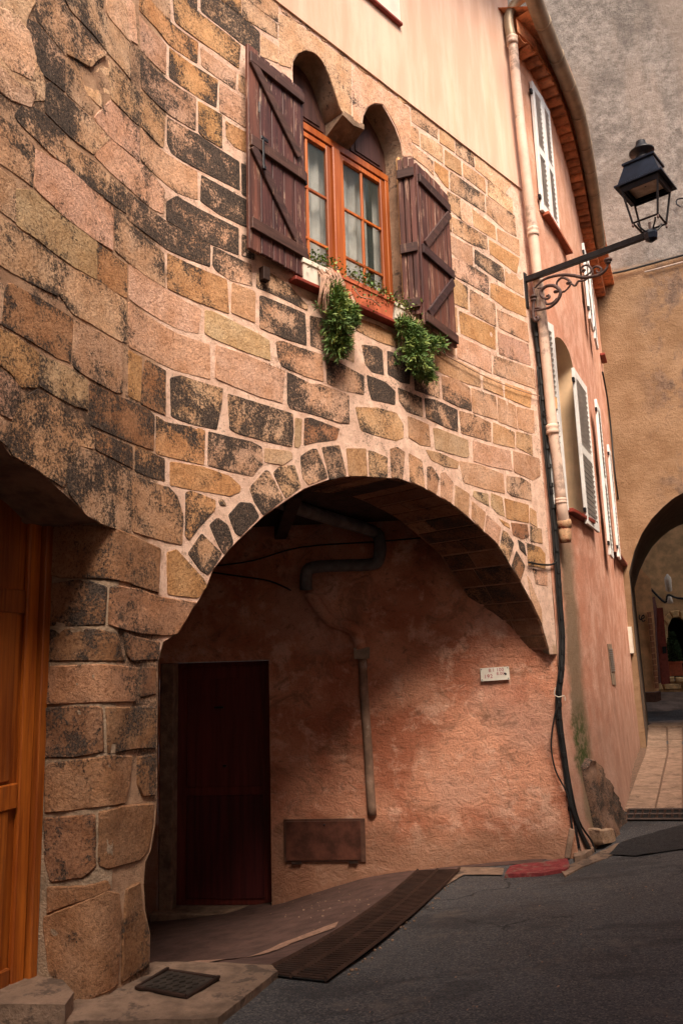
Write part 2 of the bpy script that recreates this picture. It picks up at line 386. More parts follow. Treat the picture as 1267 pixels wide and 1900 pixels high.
MWP = simple('white_plastic', (.72, .64, .54), .5, .1, 8, .05)
MSL = simple('sill_paint', (.22, .035, .022), .55, .3, 9)
MCR = simple('cream_render', (.85, .58, .36), .85, .1, 3)
MWH = simple('white_shutter_paint', (.74, .71, .68), .6, .12, 5, .1)
MPP = simple('painted_pipe', (.66, .47, .37), .6, .15, 4, .1, dirt=(.34, .24, .19))
MZN = simple('zinc_gutter', (.26, .19, .13), .5, .3, 3, .1, metal=.3)
MIR = simple('black_iron', (.018, .017, .020), .42, .3, 20, .1, metal=.4)
MLB = simple('lamp_blue_black', (.010, .014, .026), .35, .3, 12, .05, metal=.3)
MRU = simple('rusty_scroll_iron', (.085, .052, .048), .7, .4, 30, .3, metal=.2)
MCB = simple('black_cable', (.014, .013, .013), .55, .2, 30, .1)
MCO = simple('old_concrete', (.21, .135, .095), .93, .4, 6, .9, .012, dirt=(.09, .06, .045))
MGM = simple('grey_render', (.30, .21, .145), .95, .3, 14, .9, .010)
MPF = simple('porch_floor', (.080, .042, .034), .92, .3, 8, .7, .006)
MST = simple('strip_stone', (.27, .15, .105), .93, .3, 30, .7, .006)
MRK = simple('red_kerb_paint', (.19, .028, .03), .85, .35, 18, .8, .01, dirt=(.17, .10, .075))
MMT = simple('rusted_metal', (.036, .019, .014), .6, .4, 9, .3, metal=.3)
MMC = simple('cast_iron_cover', (.045, .034, .028), .65, .4, 20, .4, .004, metal=.3)
MPG = simple('grey_pipe', (.13, .12, .12), .6, .3, 8, .1)
MPT = simple('flaking_pipe', (.27, .165, .115), .8, .35, 7, .5, .004, dirt=(.42, .33, .27))
MDS = simple('dark_beam', (.05, .03, .022), .85, .4, 10, .4)
MSC = simple('dusty_stone', (.26, .165, .115), .9, .35, 9, .8, .01, dirt=(.13, .08, .055))
MBL = simple('shade_black', (.006, .005, .005), .9, .1, 8)  # black standing in for shade in drains, rooms and the doorway
MLF = simple('leaf', (.10, .175, .045), .6, .5, 25, 0)
MLF2 = simple('leaf_light', (.22, .28, .07), .6, .5, 25, 0)
MSM = simple('dry_stem', (.40, .24, .17), .8, .3, 20, 0)
MCU = simple('curtain_cloth', (.56, .55, .51), .9, .12, 6, .1)
MBX = simple('cream_plastic', (.72, .42, .19), .5, .1, 6)
MHW = simple('house_ochre_wall', (.66, .42, .22), .95, .25, 4, .6, .01)
MRD = simple('dark_red_leaf', (.10, .016, .012), .5, .3, 8)
MTN = simple('topiary_leaf', (.03, .06, .015), .8, .5, 40, .6, .02)
MOP = simple('shade_row_render', (.50, .33, .20), .95, .15, 2)
MDM = simple('dark_stone', (.22, .14, .095), .93, .35, 8, .8, .012)  # plain mottled dark stone
MRED = simple('sign_red', (.35, .03, .06), .6, .1)
MBK = simple('sign_black', (.01, .01, .01), .6, .1)
MENL = simple('sign_enamel', (.66, .60, .52), .4, .08, 10, .05)
MSLV = simple('galvanised_metal', (.42, .38, .35), .4, .2, 12, .05, metal=.5)
# ------------------------------------------------------------------ ground
GP = [(-1.5,4.0,.06),(-1.2,4.1,.05),(-.9,4.2,.02),(-.4,4.5,0),(0,4,.02),(1.4,3.9,.05),(3,5,.05),(0,2,.1),(0,0,.1),(3,0,.1),(-3,0,.1),(-1.05,4.52,.03),
      (.95,7.6,-.3),(.24,8.0,-.36),(-.28,8.04,-.5),(-.74,8.08,-.68),(-1.65,8.3,-.77),(.55,7.3,-.27),(.8,7.3,-.25),(1.98,7.84,-.235),(2.7,8.5,-.16),(3.4,8.6,-.13),
      (3.1,9.5,-.08),(4,9.5,-.08),(4,11.6,-.03),(5.04,14.1,0),(6.2,14,0),(6.8,18.6,.12),(8,18.5,.12),(7,20,.42),(9,19.6,.42),(3,7.2,-.12),(5,7.5,-.05),(8,8,0),(-1.0,6,-.42),(-2,7,-.6),
      (1.2,5.5,-.05),(1.9,6.5,-.14),(0,5.3,-.13),(.3,6.2,-.2),(1.2,7.2,-.24),(8,12,0),(10,24,.65),(9,21.5,.62),(7.5,21.8,.62),(7,24,.65),(-5,-5,.1),(10,-5,.1),(-6,6,-.3),(20,20,.1),(-20,0,.1),(0,40,.4),(40,0,.1),(-20,30,0)]
_G = np.array(GP)
def gz(x, y):
    dx = _G[:, 0] - x; dy = _G[:, 1] - y; w_ = 1 / (dx * dx + dy * dy + .30) ** 2; W_ = w_.sum(); mx = (w_ * dx).sum() / W_; my = (w_ * dy).sum() / W_; mz = (w_ * _G[:, 2]).sum() / W_
    a = (w_ * (dx - mx) ** 2).sum() / W_ + .12; b = (w_ * (dx - mx) * (dy - my)).sum() / W_; c = (w_ * (dy - my) ** 2).sum() / W_ + .12
    p = (w_ * (dx - mx) * (_G[:, 2] - mz)).sum() / W_; q = (w_ * (dy - my) * (_G[:, 2] - mz)).sum() / W_; D = a * c - b * b
    return float(mz - mx * (p * c - q * b) / D - my * (q * a - p * b) / D)
def axis(lo, hi, a, b, fine, coarse):
    v = []; x = lo
    while x < hi:
        v.append(x); d = 0 if a <= x <= b else min(abs(x - a), abs(x - b)); x += min(coarse, fine + d * .35)
    v.append(hi); return v
X = axis(-70, 70, -2.2, 4.6, .09, 12); Y = axis(-40, 90, 3.4, 10, .09, 12)
v = [(x, y, gz(x, y) + .006 * mn.noise(Vector((x * 2.5, y * 2.5, 0)))) for y in Y for x in X]
f = [(j * len(X) + i, j * len(X) + i + 1, (j + 1) * len(X) + i + 1, (j + 1) * len(X) + i) for j in range(len(Y) - 1) for i in range(len(X) - 1)]
road = mesh('road', v, f, MA, None, True, kind='structure')
def gpx(px, py):      # pixel to the ground surface
    z = 0
    for _ in range(12): p = atz(px, py, z); z = gz(p[0], p[1]) * .7 + z * .3
    return p[0], p[1], z
def flat(name, poly, m, parent=None, lift=.005, thick=0, step=.08, amp=.002, kind=None, zf=None):
    zf = zf or gz; reg = resample(poly, step); xs = [p[0] for p in reg]; ys = [p[1] for p in reg]; g = []
    x = min(xs) + step / 2
    while x < max(xs):
        y = min(ys) + step / 2
        while y < max(ys):
            if inside(x, y, poly): g.append((x, y))
            y += step
        x += step
    vv, ff = cdt([reg], g, poly, [])
    out = [Vector((x, y, zf(x, y) + lift + amp * mn.noise(Vector((x * 9, y * 9, 3))))) for x, y in vv]
    a, b, c = (out[i] for i in ff[0])
    if (b - a).cross(c - a).z < 0: ff = [q[::-1] for q in ff]
    if thick:
        n = len(reg); base = len(out)
        for i in range(n): out.append(out[i] - Vector((0, 0, thick)))
        for i in range(n): ff.append([i, (i + 1) % n, base + (i + 1) % n, base + i])
    o = mesh(name, out, ff, m, parent, False, kind=kind); return o
def pxpoly(s): return [tuple(map(float, q.split(','))) for q in s.split()]
def gpoly(s): return [gpx(*q)[:2] for q in pxpoly(s)]
# ------------------------------------------------------------------ stone house
H1 = empty('stone_house', (C0[0], C0[1], -.2), 'old stone house front with broad arch, twin arched window and soot-blackened blocks', 'house')
def wp(path, px, py, off=0, smin=-9, smax=99):
    h = path.hit(px, py, off, smin, smax)
    for k in range(40):
        if h is not None: break
        h = path.hit(px - 2 * (k + 1), py, off, smin, smax)
    if h is None: raise RuntimeError('no hit %s %s' % (px, py))
    return h
TONE = dict(t=(.60,.37,.23), p=(.64,.395,.285), o=(.60,.335,.165), g=(.55,.38,.24), r=(.44,.225,.125), k=(.64,.415,.285), l=(.76,.50,.35), b=(.31,.165,.095), d=(.40,.22,.13))
NST = [0]
def blob(pl, path, name, parent, m, prot, inset=.010, rough=.005, back=-.008, step=.055, offx=None):
    """one stone: outline buried in the mortar, rounded arris, uneven face"""
    a = sum(pl[i][0] * pl[(i + 1) % len(pl)][1] - pl[(i + 1) % len(pl)][0] * pl[i][1] for i in range(len(pl)))
    if a < 0: pl = pl[::-1]
    # knock the corners off
    q = []
    for i in range(len(pl)):
        p0 = np.array(pl[i - 1]); p1 = np.array(pl[i]); p2 = np.array(pl[(i + 1) % len(pl)]); l0 = np.linalg.norm(p0 - p1); l2 = np.linalg.norm(p2 - p1)
        r = min(.009, l0 * .25, l2 * .25)
        q += [tuple(p1 + (p0 - p1) / max(l0, 1e-6) * r), tuple(p1 + (p2 - p1) / max(l2, 1e-6) * r)]
    R_ = resample(q, min(step, .034)); R_ = [p for i, p in enumerate(R_) if math.dist(p, R_[i - 1]) > .004]
    R_ = [(x + .0032 * mn.noise(Vector((x * 33, y * 33, 5))), y + .0032 * mn.noise(Vector((x * 33, y * 33, 9)))) for x, y in R_]
    n = len(R_); N = []
    for i in range(n):
        t = np.array(R_[(i + 1) % n]) - np.array(R_[i - 1]); t /= max(np.linalg.norm(t), 1e-6); N.append((-t[1], t[0]))
    def ring(d): return [(R_[i][0] + N[i][0] * d, R_[i][1] + N[i][1] * d) for i in range(n)]
    r1 = ring(.001); r2 = ring(inset)
    if any(not inside(x, y, R_) for x, y in r2): r2 = ring(inset * .4)
    xs = [p[0] for p in r2]; ys = [p[1] for p in r2]; g = []; x = min(xs) + step / 2
    while x < max(xs):
        y = min(ys) + step / 2
        while y < max(ys):
            if inside(x, y, r2) and min(math.dist((x, y), p) for p in r2) > step * .45: g.append((x, y))
            y += step
        x += step
    vv, ff = cdt([r2], g, r2, [])
    V_ = []; E_ = []
    def pt(s_, z_, o): return path.at(s_, z_, o + (offx(s_, z_) if offx else 0))
    def nz(s_, z_): p = path.at(s_, z_, 0); return rough * (mn.noise(p * 7) + .6 * mn.noise(p * 19))
    for p in R_: V_.append(pt(p[0], p[1], back)); E_.append(1)
    for p in r1: V_.append(pt(p[0], p[1], prot * .45)); E_.append(1)
    b0 = len(V_); mp = {}
    for j, p in enumerate(vv):
        V_.append(pt(p[0], p[1], prot + nz(*p))); dd = min(math.dist(p, u) for u in R_); E_.append(max(0, 1 - dd / .055))
    F_ = [[b0 + i for i in t] for t in ff]
    a_, b_, c_ = (V_[i] for i in F_[0]); st = path.at(vv[ff[0][0]][0], 0, 1) - path.at(vv[ff[0][0]][0], 0, 0)
    rev = (b_ - a_).cross(c_ - a_).dot(st) < 0
    if rev: F_ = [t[::-1] for t in F_]
    b1 = len(V_)
    for i in range(n): V_.append(V_[b0 + i].copy()); E_.append(E_[b0 + i])      # own copy, so the arris stays crisp
    for i in range(n):
        j = (i + 1) % n
        for A_, B_ in ((0, n), (n, b1)):
            qd = [A_ + i, A_ + j, B_ + j, B_ + i]; F_.append(qd[::-1] if rev else qd)
    o = mesh(name, V_, F_, m, parent, True, edge=E_)
    return o
def shrink(pl, d):
    a = sum(pl[i][0] * pl[(i + 1) % len(pl)][1] - pl[(i + 1) % len(pl)][0] * pl[i][1] for i in range(len(pl))); sg = 1 if a > 0 else -1; out = []
    n = len(pl)
    for i in range(n):
        p0 = np.array(pl[i - 1]); p1 = np.array(pl[i]); p2 = np.array(pl[(i + 1) % n])
        t0 = (p1 - p0) / max(np.linalg.norm(p1 - p0), 1e-6); t1 = (p2 - p1) / max(np.linalg.norm(p2 - p1), 1e-6)
        n0 = np.array([-t0[1], t0[0]]); n1 = np.array([-t1[1], t1[0]]); b = n0 + n1; L = np.linalg.norm(b)
        b = n0 if L < .3 else b / L; k = d / max(.5, float(b @ n0)); out.append(tuple(p1 + sg * b * k))
    return out
def stones(txt, path, name='stone', prot=.011, gap=0.0, inset=.010, rough=.005, smin=-9, smax=99):
    for line in txt.strip().splitlines():
        tk = line.split()
        if len(tk) < 5: continue
        pl = [wp(path, *q, prot, smin, smax) for q in pxpoly(' '.join(tk[2:]))]
        pl = [(float(a), float(b)) for a, b in pl]
        if gap: pl = shrink(pl, gap)
        o = blob(pl, path, name, H1, MS, prot + random.uniform(-.0012, .0015), inset, rough, step=.04 if path is PIER else .055)
        sv = float(tk[1]); sv = min(.9, sv + (.10 if path is PIER else .16 if smin == -8.5 else .10)); c = TONE[tk[0]]; j = [random.uniform(.88, 1.12) for _ in range(3)]; g_ = random.uniform(.88, 1.12)
        o.color = (c[0] * g_, c[1] * g_ * (j[1] * .3 + .7), c[2] * g_ * (j[2] * .5 + .5), sv); NST[0] += 1
L_STONES = """
l .10 -20,-20 62,-20 66,0 52,30 47,60 62,100 80,135 84,160 84,185 46,186 20,170 -20,120
k .50 68,-20 110,-20 128,20 168,62 198,96 193,108 172,124 160,124 148,118 126,104 95,66 69,34
k .45 114,-20 170,-20 194,26 241,80 244,148 222,120 198,93 170,58 131,17
k .55 174,-20 193,-20 192,13 182,3
l .25 201,-20 231,-20 240,62 243,78 205,33 199,22
k .60 52,36 73,46 121,105 121,168 80,136 50,72
k .35 126,108 146,120 150,140 160,172 176,192 171,212 151,196 126,174
k .45 204,112 226,134 247,158 259,172 259,232 247,222 208,182
k .62 86,160 96,154 122,178 170,220 205,256 174,285 150,268 126,248 86,208
p .30 177,218 206,188 232,214 259,239 259,299 249,290 209,257 181,227
k .60 30,216 47,190 84,213 123,251 121,302 100,289 70,259 46,236
k .62 125,272 144,279 181,303 197,320 193,361 164,344 127,310
k .50 200,322 235,353 235,395 195,366
k .58 -20,200 20,230 58,263 65,274 61,345 36,325 -20,286
p .12 68,279 122,308 164,346 210,386 209,463 172,440 116,397 66,348
g .16 32,352 62,354 116,401 181,449 180,517 142,496 107,472 75,446 33,417
o .40 183,453 201,467 236,492 236,552 217,542 184,521
k .40 -20,298 28,335 30,411 -20,372
k .48 -20,388 40,430 95,469 107,485 106,547 65,527 20,502 -20,476
k .38 112,486 140,502 190,527 235,559 236,635 222,631 170,599 137,582 112,547
r .55 14,532 22,527 75,555 136,591 131,671 106,662 50,626 7,602
k .45 139,598 148,598 227,640 227,727 217,728 158,695 138,679
k .30 -20,503 8,531 3,600 -20,588
o .22 -20,600 27,623 73,656 71,717 40,717 20,689 -20,662
g .40 76,660 128,682 163,705 163,759 140,752 105,734 74,714
k .40 -20,672 24,702 39,721 30,760 22,776 0,766 -20,745
k .35 -20,756 10,780 15,800 13,826 -20,795
r .55 168,714 230,740 275,759 287,773 285,834 230,814 168,786
r .45 179,802 210,815 246,830 246,867 210,849 179,833
"""
LL_STONES = """
t .42 33,747 70,723 105,741 122,766 165,786 176,799 174,832 146,825 124,893 116,902 62,865 24,844 18,830 25,778
k .56 148,829 174,838 237,869 244,880 244,989 197,974 162,954 130,916 127,896
"""
R_STONES = """
k .10 284,-15 315,-15 316,36 301,24 283,2
o .42 321,-12 340,-12 368,22 429,69 446,85 443,126 398,93 326,40
k .45 348,-12 366,-12 366,17 346,0
k .55 374,-12 400,-12 408,0 455,33 482,60 482,103 446,78 420,57 374,20
o .45 413,-12 448,-12 448,28 411,0
k .35 451,-12 456,-2 515,45 515,71 451,33
k .35 463,-12 516,-12 516,41 462,2
l .00 485,66 516,86 516,116 485,104
o .58 260,-12 281,-5 319,43 368,79 366,117 313,81 289,49 260,18
k .45 373,89 438,134 437,166 376,122
p .20 444,137 470,155 470,186 444,168
p .18 260,30 309,83 308,138 263,92
l .10 232,-12 250,8 256,82 244,74 233,60
o .58 316,89 404,148 402,199 315,142
p .25 409,156 470,193 470,245 408,206
k .52 262,103 285,126 364,182 363,241 313,211 263,162
o .45 369,188 412,213 412,274 378,254 370,246
o .08 420,225 470,253 470,289 436,272 421,255
t .40 263,168 307,214 304,272 298,271 262,232
k .74 312,217 368,250 412,280 444,300 445,352 372,315 319,284 311,264
k .70 449,303 470,314 470,370 450,360
t .18 263,238 273,252 297,276 366,318 367,370 329,357 302,335 263,296
k .66 375,325 470,378 470,426 408,398 373,372
p .25 177,226 209,260 249,294 262,300 297,340 306,352 303,396 285,388 250,358 205,318 178,290
k .66 310,375 329,364 443,424 443,473 394,453 310,408
k .72 450,435 472,444 472,481 450,475
k .60 238,356 285,392 307,409 390,453 390,494 309,461 275,435 239,407
k .66 397,458 467,492 468,530 429,520 402,501 396,492
k .48 215,398 260,432 305,470 306,533 285,520 240,487 215,465
o .42 312,470 368,497 421,519 425,581 368,560 312,534
t .30 432,525 463,537 474,542 473,598 430,579
p .06 241,492 268,505 309,538 374,575 368,618 329,609 275,578 241,554
g .05 382,576 398,579 480,620 500,632 502,668 460,654 395,627 381,618
t .36 240,561 275,586 327,618 389,640 390,703 317,683 275,660 240,642
p .10 402,641 460,660 528,689 524,747 480,735 401,702
t .42 513,634 526,633 555,645 598,658 600,707 570,699 525,680 517,665
k .72 483,549 490,550 566,582 569,640 535,630 483,608
k .62 576,586 600,592 626,604 628,655 600,650 577,641
k .45 631,607 657,619 657,672 632,660
k .66 477,507 500,505 535,528 572,568 570,575 507,545 477,533
k .50 578,556 597,560 652,585 654,604 600,590
t .48 661,590 705,605 738,625 737,645 700,632 661,612
k .80 672,640 700,643 709,650 712,695 690,690 678,675
k .64 605,668 630,673 675,698 675,731 637,724 608,711
k .85 681,696 716,710 733,726 733,750 690,741 684,720
k .66 534,691 578,713 594,713 647,732 648,785 628,783 580,768 539,757 534,747
t .30 660,756 700,757 735,766 748,787 748,812 735,818 690,805 670,798
k .66 424,731 460,742 543,768 545,800 542,828 500,820 440,803 427,795
g .08 549,776 560,778 558,826 553,831 547,827
r .86 566,776 578,776 630,796 624,816 586,820 565,826
k .76 317,702 336,697 413,721 411,750 402,796 352,785 319,772
r .55 272,668 308,688 307,770 275,755 262,748 266,700
o .25 240,650 264,664 262,745 240,735
o .52 291,772 309,784 348,791 381,797 379,862 348,855 291,841
k .66 388,801 427,811 468,820 486,830 488,860 468,883 433,875 387,863
o .68 253,828 272,835 306,852 306,892 280,885 252,873
o .20 317,857 376,866 427,884 447,902 445,912 427,920 384,912 317,900
g .02 492,832 540,838 543,850 525,862 492,857
t .40 247,883 315,905 329,921 340,955 338,1010 300,1002 247,985
o .58 346,914 356,911 400,928 400,945 368,981 352,1002 345,995
k .80 407,930 413,926 419,936 410,937
o .22 311,1026 329,1020 379,1075 384,1087 368,1109 312,1102
k .80 719,651 735,657 761,682 760,712 743,708 720,694
k .50 768,690 790,690 814,698 815,738 790,730 770,723
t .48 819,698 848,704 871,720 875,762 848,753 822,740
t .18 806,657 832,659 889,690 892,718 868,712 824,694 808,686
k .50 739,720 749,724 782,738 784,773 755,763 741,744
k .66 788,739 808,742 848,761 849,800 828,793 791,775
t .30 852,763 879,769 910,785 911,820 856,803
p .22 874,720 919,736 923,779 877,765
t .22 897,696 929,708 934,736 897,720
p .20 923,737 956,753 960,796 925,782
t .14 958,755 990,762 991,802 984,804 962,795
o .28 937,711 985,728 984,757 937,737
t .30 915,784 954,802 955,831 915,822
t .16 958,801 986,808 988,845 958,829
g .04 804,795 812,795 868,817 870,845 864,849 808,833
t .18 757,772 795,788 799,828 780,825 759,811
t .20 790,835 812,839 851,857 849,869 825,865 800,853
p .14 877,818 905,826 946,837 950,873 909,865 879,855
t .12 952,837 1000,851 1002,883 988,891 954,875
p .16 852,856 889,862 933,880 936,915 899,907 860,895
k .50 940,883 968,887 984,897 986,929 948,919 940,911
g .45 879,911 905,917 907,939 889,929 878,921
g .42 911,915 931,923 936,958 923,953 911,939
o .26 936,925 980,937 981,970 940,962
t .18 983,942 994,949 996,978 983,970
o .22 925,962 944,972 946,980 935,974
r .22 948,970 978,974 981,996 968,1000 952,992
t .26 984,976 1004,982 1006,1008 984,1004
k .78 961,1002 972,1010 976,1031 964,1018
o .35 978,1008 1002,1016 1011,1028 1011,1055 980,1049
p .35 988,1055 1015,1063 1015,1087 994,1083
k .42 763,199 812,228 812,258 764,225
t .20 816,239 842,255 843,282 816,264
k .45 845,262 878,286 880,310 846,286
l .02 882,288 950,339 938,355 937,360 902,330 882,313
t .30 763,233 776,241 778,271 763,262
k .26 780,247 820,271 822,303 782,274
t .14 825,278 854,299 856,326 826,307
t .18 859,303 899,331 901,358 860,327
l .20 905,335 936,357 950,370 951,397 905,362
k .26 765,268 803,299 804,325 790,310 766,292
o .25 806,299 831,317 832,349 826,345 806,317
k .50 835,318 898,362 900,394 836,353
k .42 902,364 954,400 958,439 938,428 903,396
t .38 830,355 853,368 855,406 830,384
l .00 856,371 874,386 875,419 856,408
t .08 876,388 918,420 920,445 879,420
t .10 922,424 962,445 964,475 924,447
t .35 831,392 838,400 838,430 831,425
t .32 839,402 875,422 903,439 904,463 875,453 841,432
o .16 907,445 963,479 958,507 909,470
p .04 830,434 876,458 877,492 857,486 831,462
k .46 881,463 934,497 936,526 903,505 881,487
t .28 937,499 969,517 971,549 938,529
p .36 838,478 859,484 905,513 907,547 842,511
o .10 910,525 922,529 974,555 976,588 938,572 910,551
t .26 834,511 867,533 868,574 835,559
p .26 872,537 918,564 920,606 873,580
t .26 922,574 978,600 981,635 926,608
t .18 836,565 847,572 849,616 841,612
o .26 852,577 918,608 919,649 855,618
p .26 923,616 980,639 984,678 926,657
p .20 847,622 910,653 912,693 849,663
p .22 917,660 990,685 994,722 915,693
t .20 828,641 843,634 844,660 830,652
k .60 797,661 803,664 803,680 797,678
k .30 521,5 540,10 558,28 561,45 545,38 524,22
k .35 565,38 580,44 589,60 570,54
k .38 592,58 606,64 618,82 598,75
t .25 623,84 640,92 652,110 630,99
t .20 657,112 680,126 695,144 668,130
t .25 699,145 716,154 730,172 704,160
t .12 736,174 750,180 757,193 740,187
"""
VOUS = """
k .56 350,1027 375,990 399,1013 413,1027 394,1057 385,1066 372,1057
k .60 390,974 405,960 423,974 433,1004 430,1014 416,1028 405,1010
k .80 425,956 446,932 468,934 482,958 447,995 438,990
k .74 464,905 494,872 500,875 527,926 489,956 472,930
k .86 508,877 519,865 547,863 559,903 531,925 518,900
k .80 558,847 578,833 588,833 606,875 608,886 573,900 562,885
k .76 598,830 630,826 643,883 612,890
t .16 643,832 679,832 682,883 648,883
t .40 684,836 692,837 719,849 719,886 686,884
t .30 724,833 737,829 751,839 747,889 727,886
t .40 759,841 783,855 788,905 761,893
t .34 793,866 801,865 815,886 810,917 793,907
p .12 818,878 826,876 841,896 838,934 818,921
t .10 845,900 871,916 869,958 844,938
t .10 876,930 901,951 896,984 875,962
p .30 903,955 929,979 924,1010 900,987
k .60 933,984 941,988 953,1008 944,1044 927,1016
r .60 958,1022 974,1050 966,1078 949,1050
p .10 978,1068 985,1080 1004,1130 1006,1160 985,1112
"""
PIERS = """
d .40 82,974 140,970 160,974 249,993 300,1017 296,1101 243,1084 160,1073 110,1072 80,1063
b .52 78,1086 140,1075 165,1077 200,1088 196,1159 165,1161 76,1163
d .30 205,1089 225,1087 262,1093 300,1107 366,1117 330,1178 310,1180 262,1177 220,1167 203,1160
b .45 78,1168 165,1166 220,1174 225,1200 234,1227 160,1227 86,1227 79,1195
d .35 230,1173 255,1181 299,1191 295,1224 245,1227 237,1215
d .30 80,1237 170,1232 257,1238 255,1303 170,1304 80,1309 76,1270
b .30 262,1238 292,1238 292,1288 262,1294
b .48 66,1313 178,1309 192,1313 194,1396 135,1407 66,1407
b .42 198,1312 291,1311 291,1389 256,1390 202,1399
d .30 82,1426 91,1416 200,1402 247,1402 245,1440 235,1491 180,1499 82,1510
b .38 258,1404 291,1399 290,1477 266,1479 257,1455
b .55 80,1518 177,1510 179,1609 157,1629 93,1639 82,1600
b .36 184,1506 230,1495 288,1490 286,1530 278,1577 263,1597 200,1614 183,1606
b .30 86,1646 160,1643 200,1633 209,1647 140,1677 86,1697
d .22 80,1701 199,1651 224,1658 228,1700 221,1828 180,1850 138,1868 122,1853 89,1803 79,1722
b .35 237,1648 262,1636 266,1680 279,1732 277,1790 228,1826 230,1722
"""
ARCHPX = "303,1191 321,1180 340,1158 370,1111 384,1086 395,1057 415,1032 435,1009 446,998 488,958 529,929 565,906 608,890 645,884 690,884 745,889 788,906 838,935 869,960 895,984 923,1010 944,1045 966,1080 985,1115 1005,1160 1018,1205"
ARCH = [wp(FRONT, *q) for q in pxpoly(ARCHPX)]
RJ = ARCH[-1][0]; S_J = ARCH[0][0]
jam = [wp(FRONT, *q) for q in pxpoly("293,1230 293,1300 292,1390 292,1480 288,1530 280,1578 270,1600 267,1640 270,1690 279,1732 278,1800")]
archhole = [(jam[-1][0], -1.2)] + jam[::-1] + ARCH + [(RJ, -1.2)]
# door opening at the far left: arch over it
darch = [wp(FRONT, *q) for q in pxpoly("0,818 20,845 59,866 88,888 110,908 126,922 146,941 162,958")]
dl = darch[0]; S_D0 = 3.2
doorhole = [(S_D0 + .1, -1.2), (S_D0 + .1, darch[-1][1] + .005)] + [(min(a, S_D0 - .004 * 0), b) for a, b in darch[::-1]] + [(dl[0] - .35, dl[1] + .13), (dl[0] - .8, dl[1] + .1), (dl[0] - 1.2, dl[1] - .25), (dl[0] - 1.3, dl[1] - .7), (dl[0] - 1.3, -1.2)]
# window opening
WL = wp(FRONT, 543, 126)[0]; WR = wp(FRONT, 746, 290)[0]; ZS = 4.33
wa1 = [wp(FRONT, *q) for q in pxpoly("543,126 544,114 552,101 560,95 568,94 584,99 598,115 611,140 622,172 633,207 638,212")]
wcb = [wp(FRONT, *q) for q in pxpoly("653,219 669,232")]
wa2 = [wp(FRONT, *q) for q in pxpoly("672,231 674,215 681,201 687,196 694,193 708,194 719,212 732,236 743,266 746,290")]
winpoly = [(WL, ZS)] + wa1 + wcb + wa2 + [(WR, ZS)]
ZTOP = 6.575; ZR = 9.2
wall_reg = [(.6, -1.0), (.6, ZR), (S_C, ZR), (S_C, -1.0)]
wall_reg = [(.6, -1.0), (.6, ZTOP), (S_C, ZTOP), (S_C, 1.62), (RJ, 1.62), (RJ, -1.0)]
sheet('mortar_wall', FRONT, wall_reg, [archhole, winpoly, doorhole], .065, MM, H1, -.001, .0012, 4)
# pink plaster strip at the corner below the springing belongs to the porch wall; smooth plaster above
sheet('plaster_wall', FRONT, [(.6, ZTOP), (.6, ZR), (S_C, ZR), (S_C, ZTOP)], [], .16, MPU, H1, .014, .004, 1.5)
bb = B(); n_ = 60
for k in range(n_ + 1):
    q = .6 + (S_C - .6) * k / n_; bb.v += [FRONT.at(q, ZTOP + .004 * mn.noise(Vector((q * 6, 0, 0))), .016), FRONT.at(q, ZTOP, -.02)]
bb.f = [[2 * k, 2 * k + 2, 2 * k + 3, 2 * k + 1] for k in range(n_)]; bb.build('plaster_edge', MPU, H1)
stones(L_STONES, FRONT, prot=.0030, gap=-.007, inset=.003, rough=.0035, smin=-8.5)
stones(LL_STONES, FRONT, prot=.004, gap=-.006, inset=.003, rough=.005, name='arch_stone')
stones(R_STONES, FRONT, prot=.0025, gap=-.005, inset=.003, rough=.003)
stones('''l .14 520,28 540,36 560,50 600,80 651,118 651,213 639,209 634,204 623,170 612,138 599,112 584,96 568,90 551,97 542,110 540,124 520,118
l .16 657,124 700,155 758,201 764,289 748,289 746,264 735,234 722,210 710,191 694,189 680,197 671,212 668,228 657,221
''', FRONT, name='lintel_stone', prot=.004, gap=-.010, inset=.003, rough=.003)
stones(VOUS, FRONT, name='voussoir', prot=.0035, gap=-.003, inset=.003, rough=.003)
stones(PIERS, PIER, name='pier_stone', prot=.009, gap=-.002, inset=.008, rough=.009)
# broken-out hollow with a rough lighter core, under a projecting lip
stones("""
l .06 152,134 172,138 190,120 202,128 205,178 196,206 178,192 160,172""", FRONT, prot=.001, gap=0, inset=.004, rough=.016, name='broken_core')
stones("""
k .40 126,100 148,112 170,126 184,112 200,102 190,98 165,110 150,106 130,90""", FRONT, prot=.012, gap=0, inset=.004, rough=.008, name='projecting_lip')
stones("""
l .12 -10,10 30,24 56,60 70,110 60,150 20,130 -10,90
l .10 -10,110 30,150 70,172 60,200 20,185 -10,160""", FRONT, prot=.003, gap=-.003, inset=.006, rough=.006, name='crumbling_stone')
# pier core: reveal and front behind the stones
pz = darch[-1][1]
sheet('pier_render', PIER, [(0, -.6), (0, pz + .01), (PIER.S[12] , pz + .01), (PIER.S[12], -.6)], [], .05, MGM, H1, .002, .005, 8)
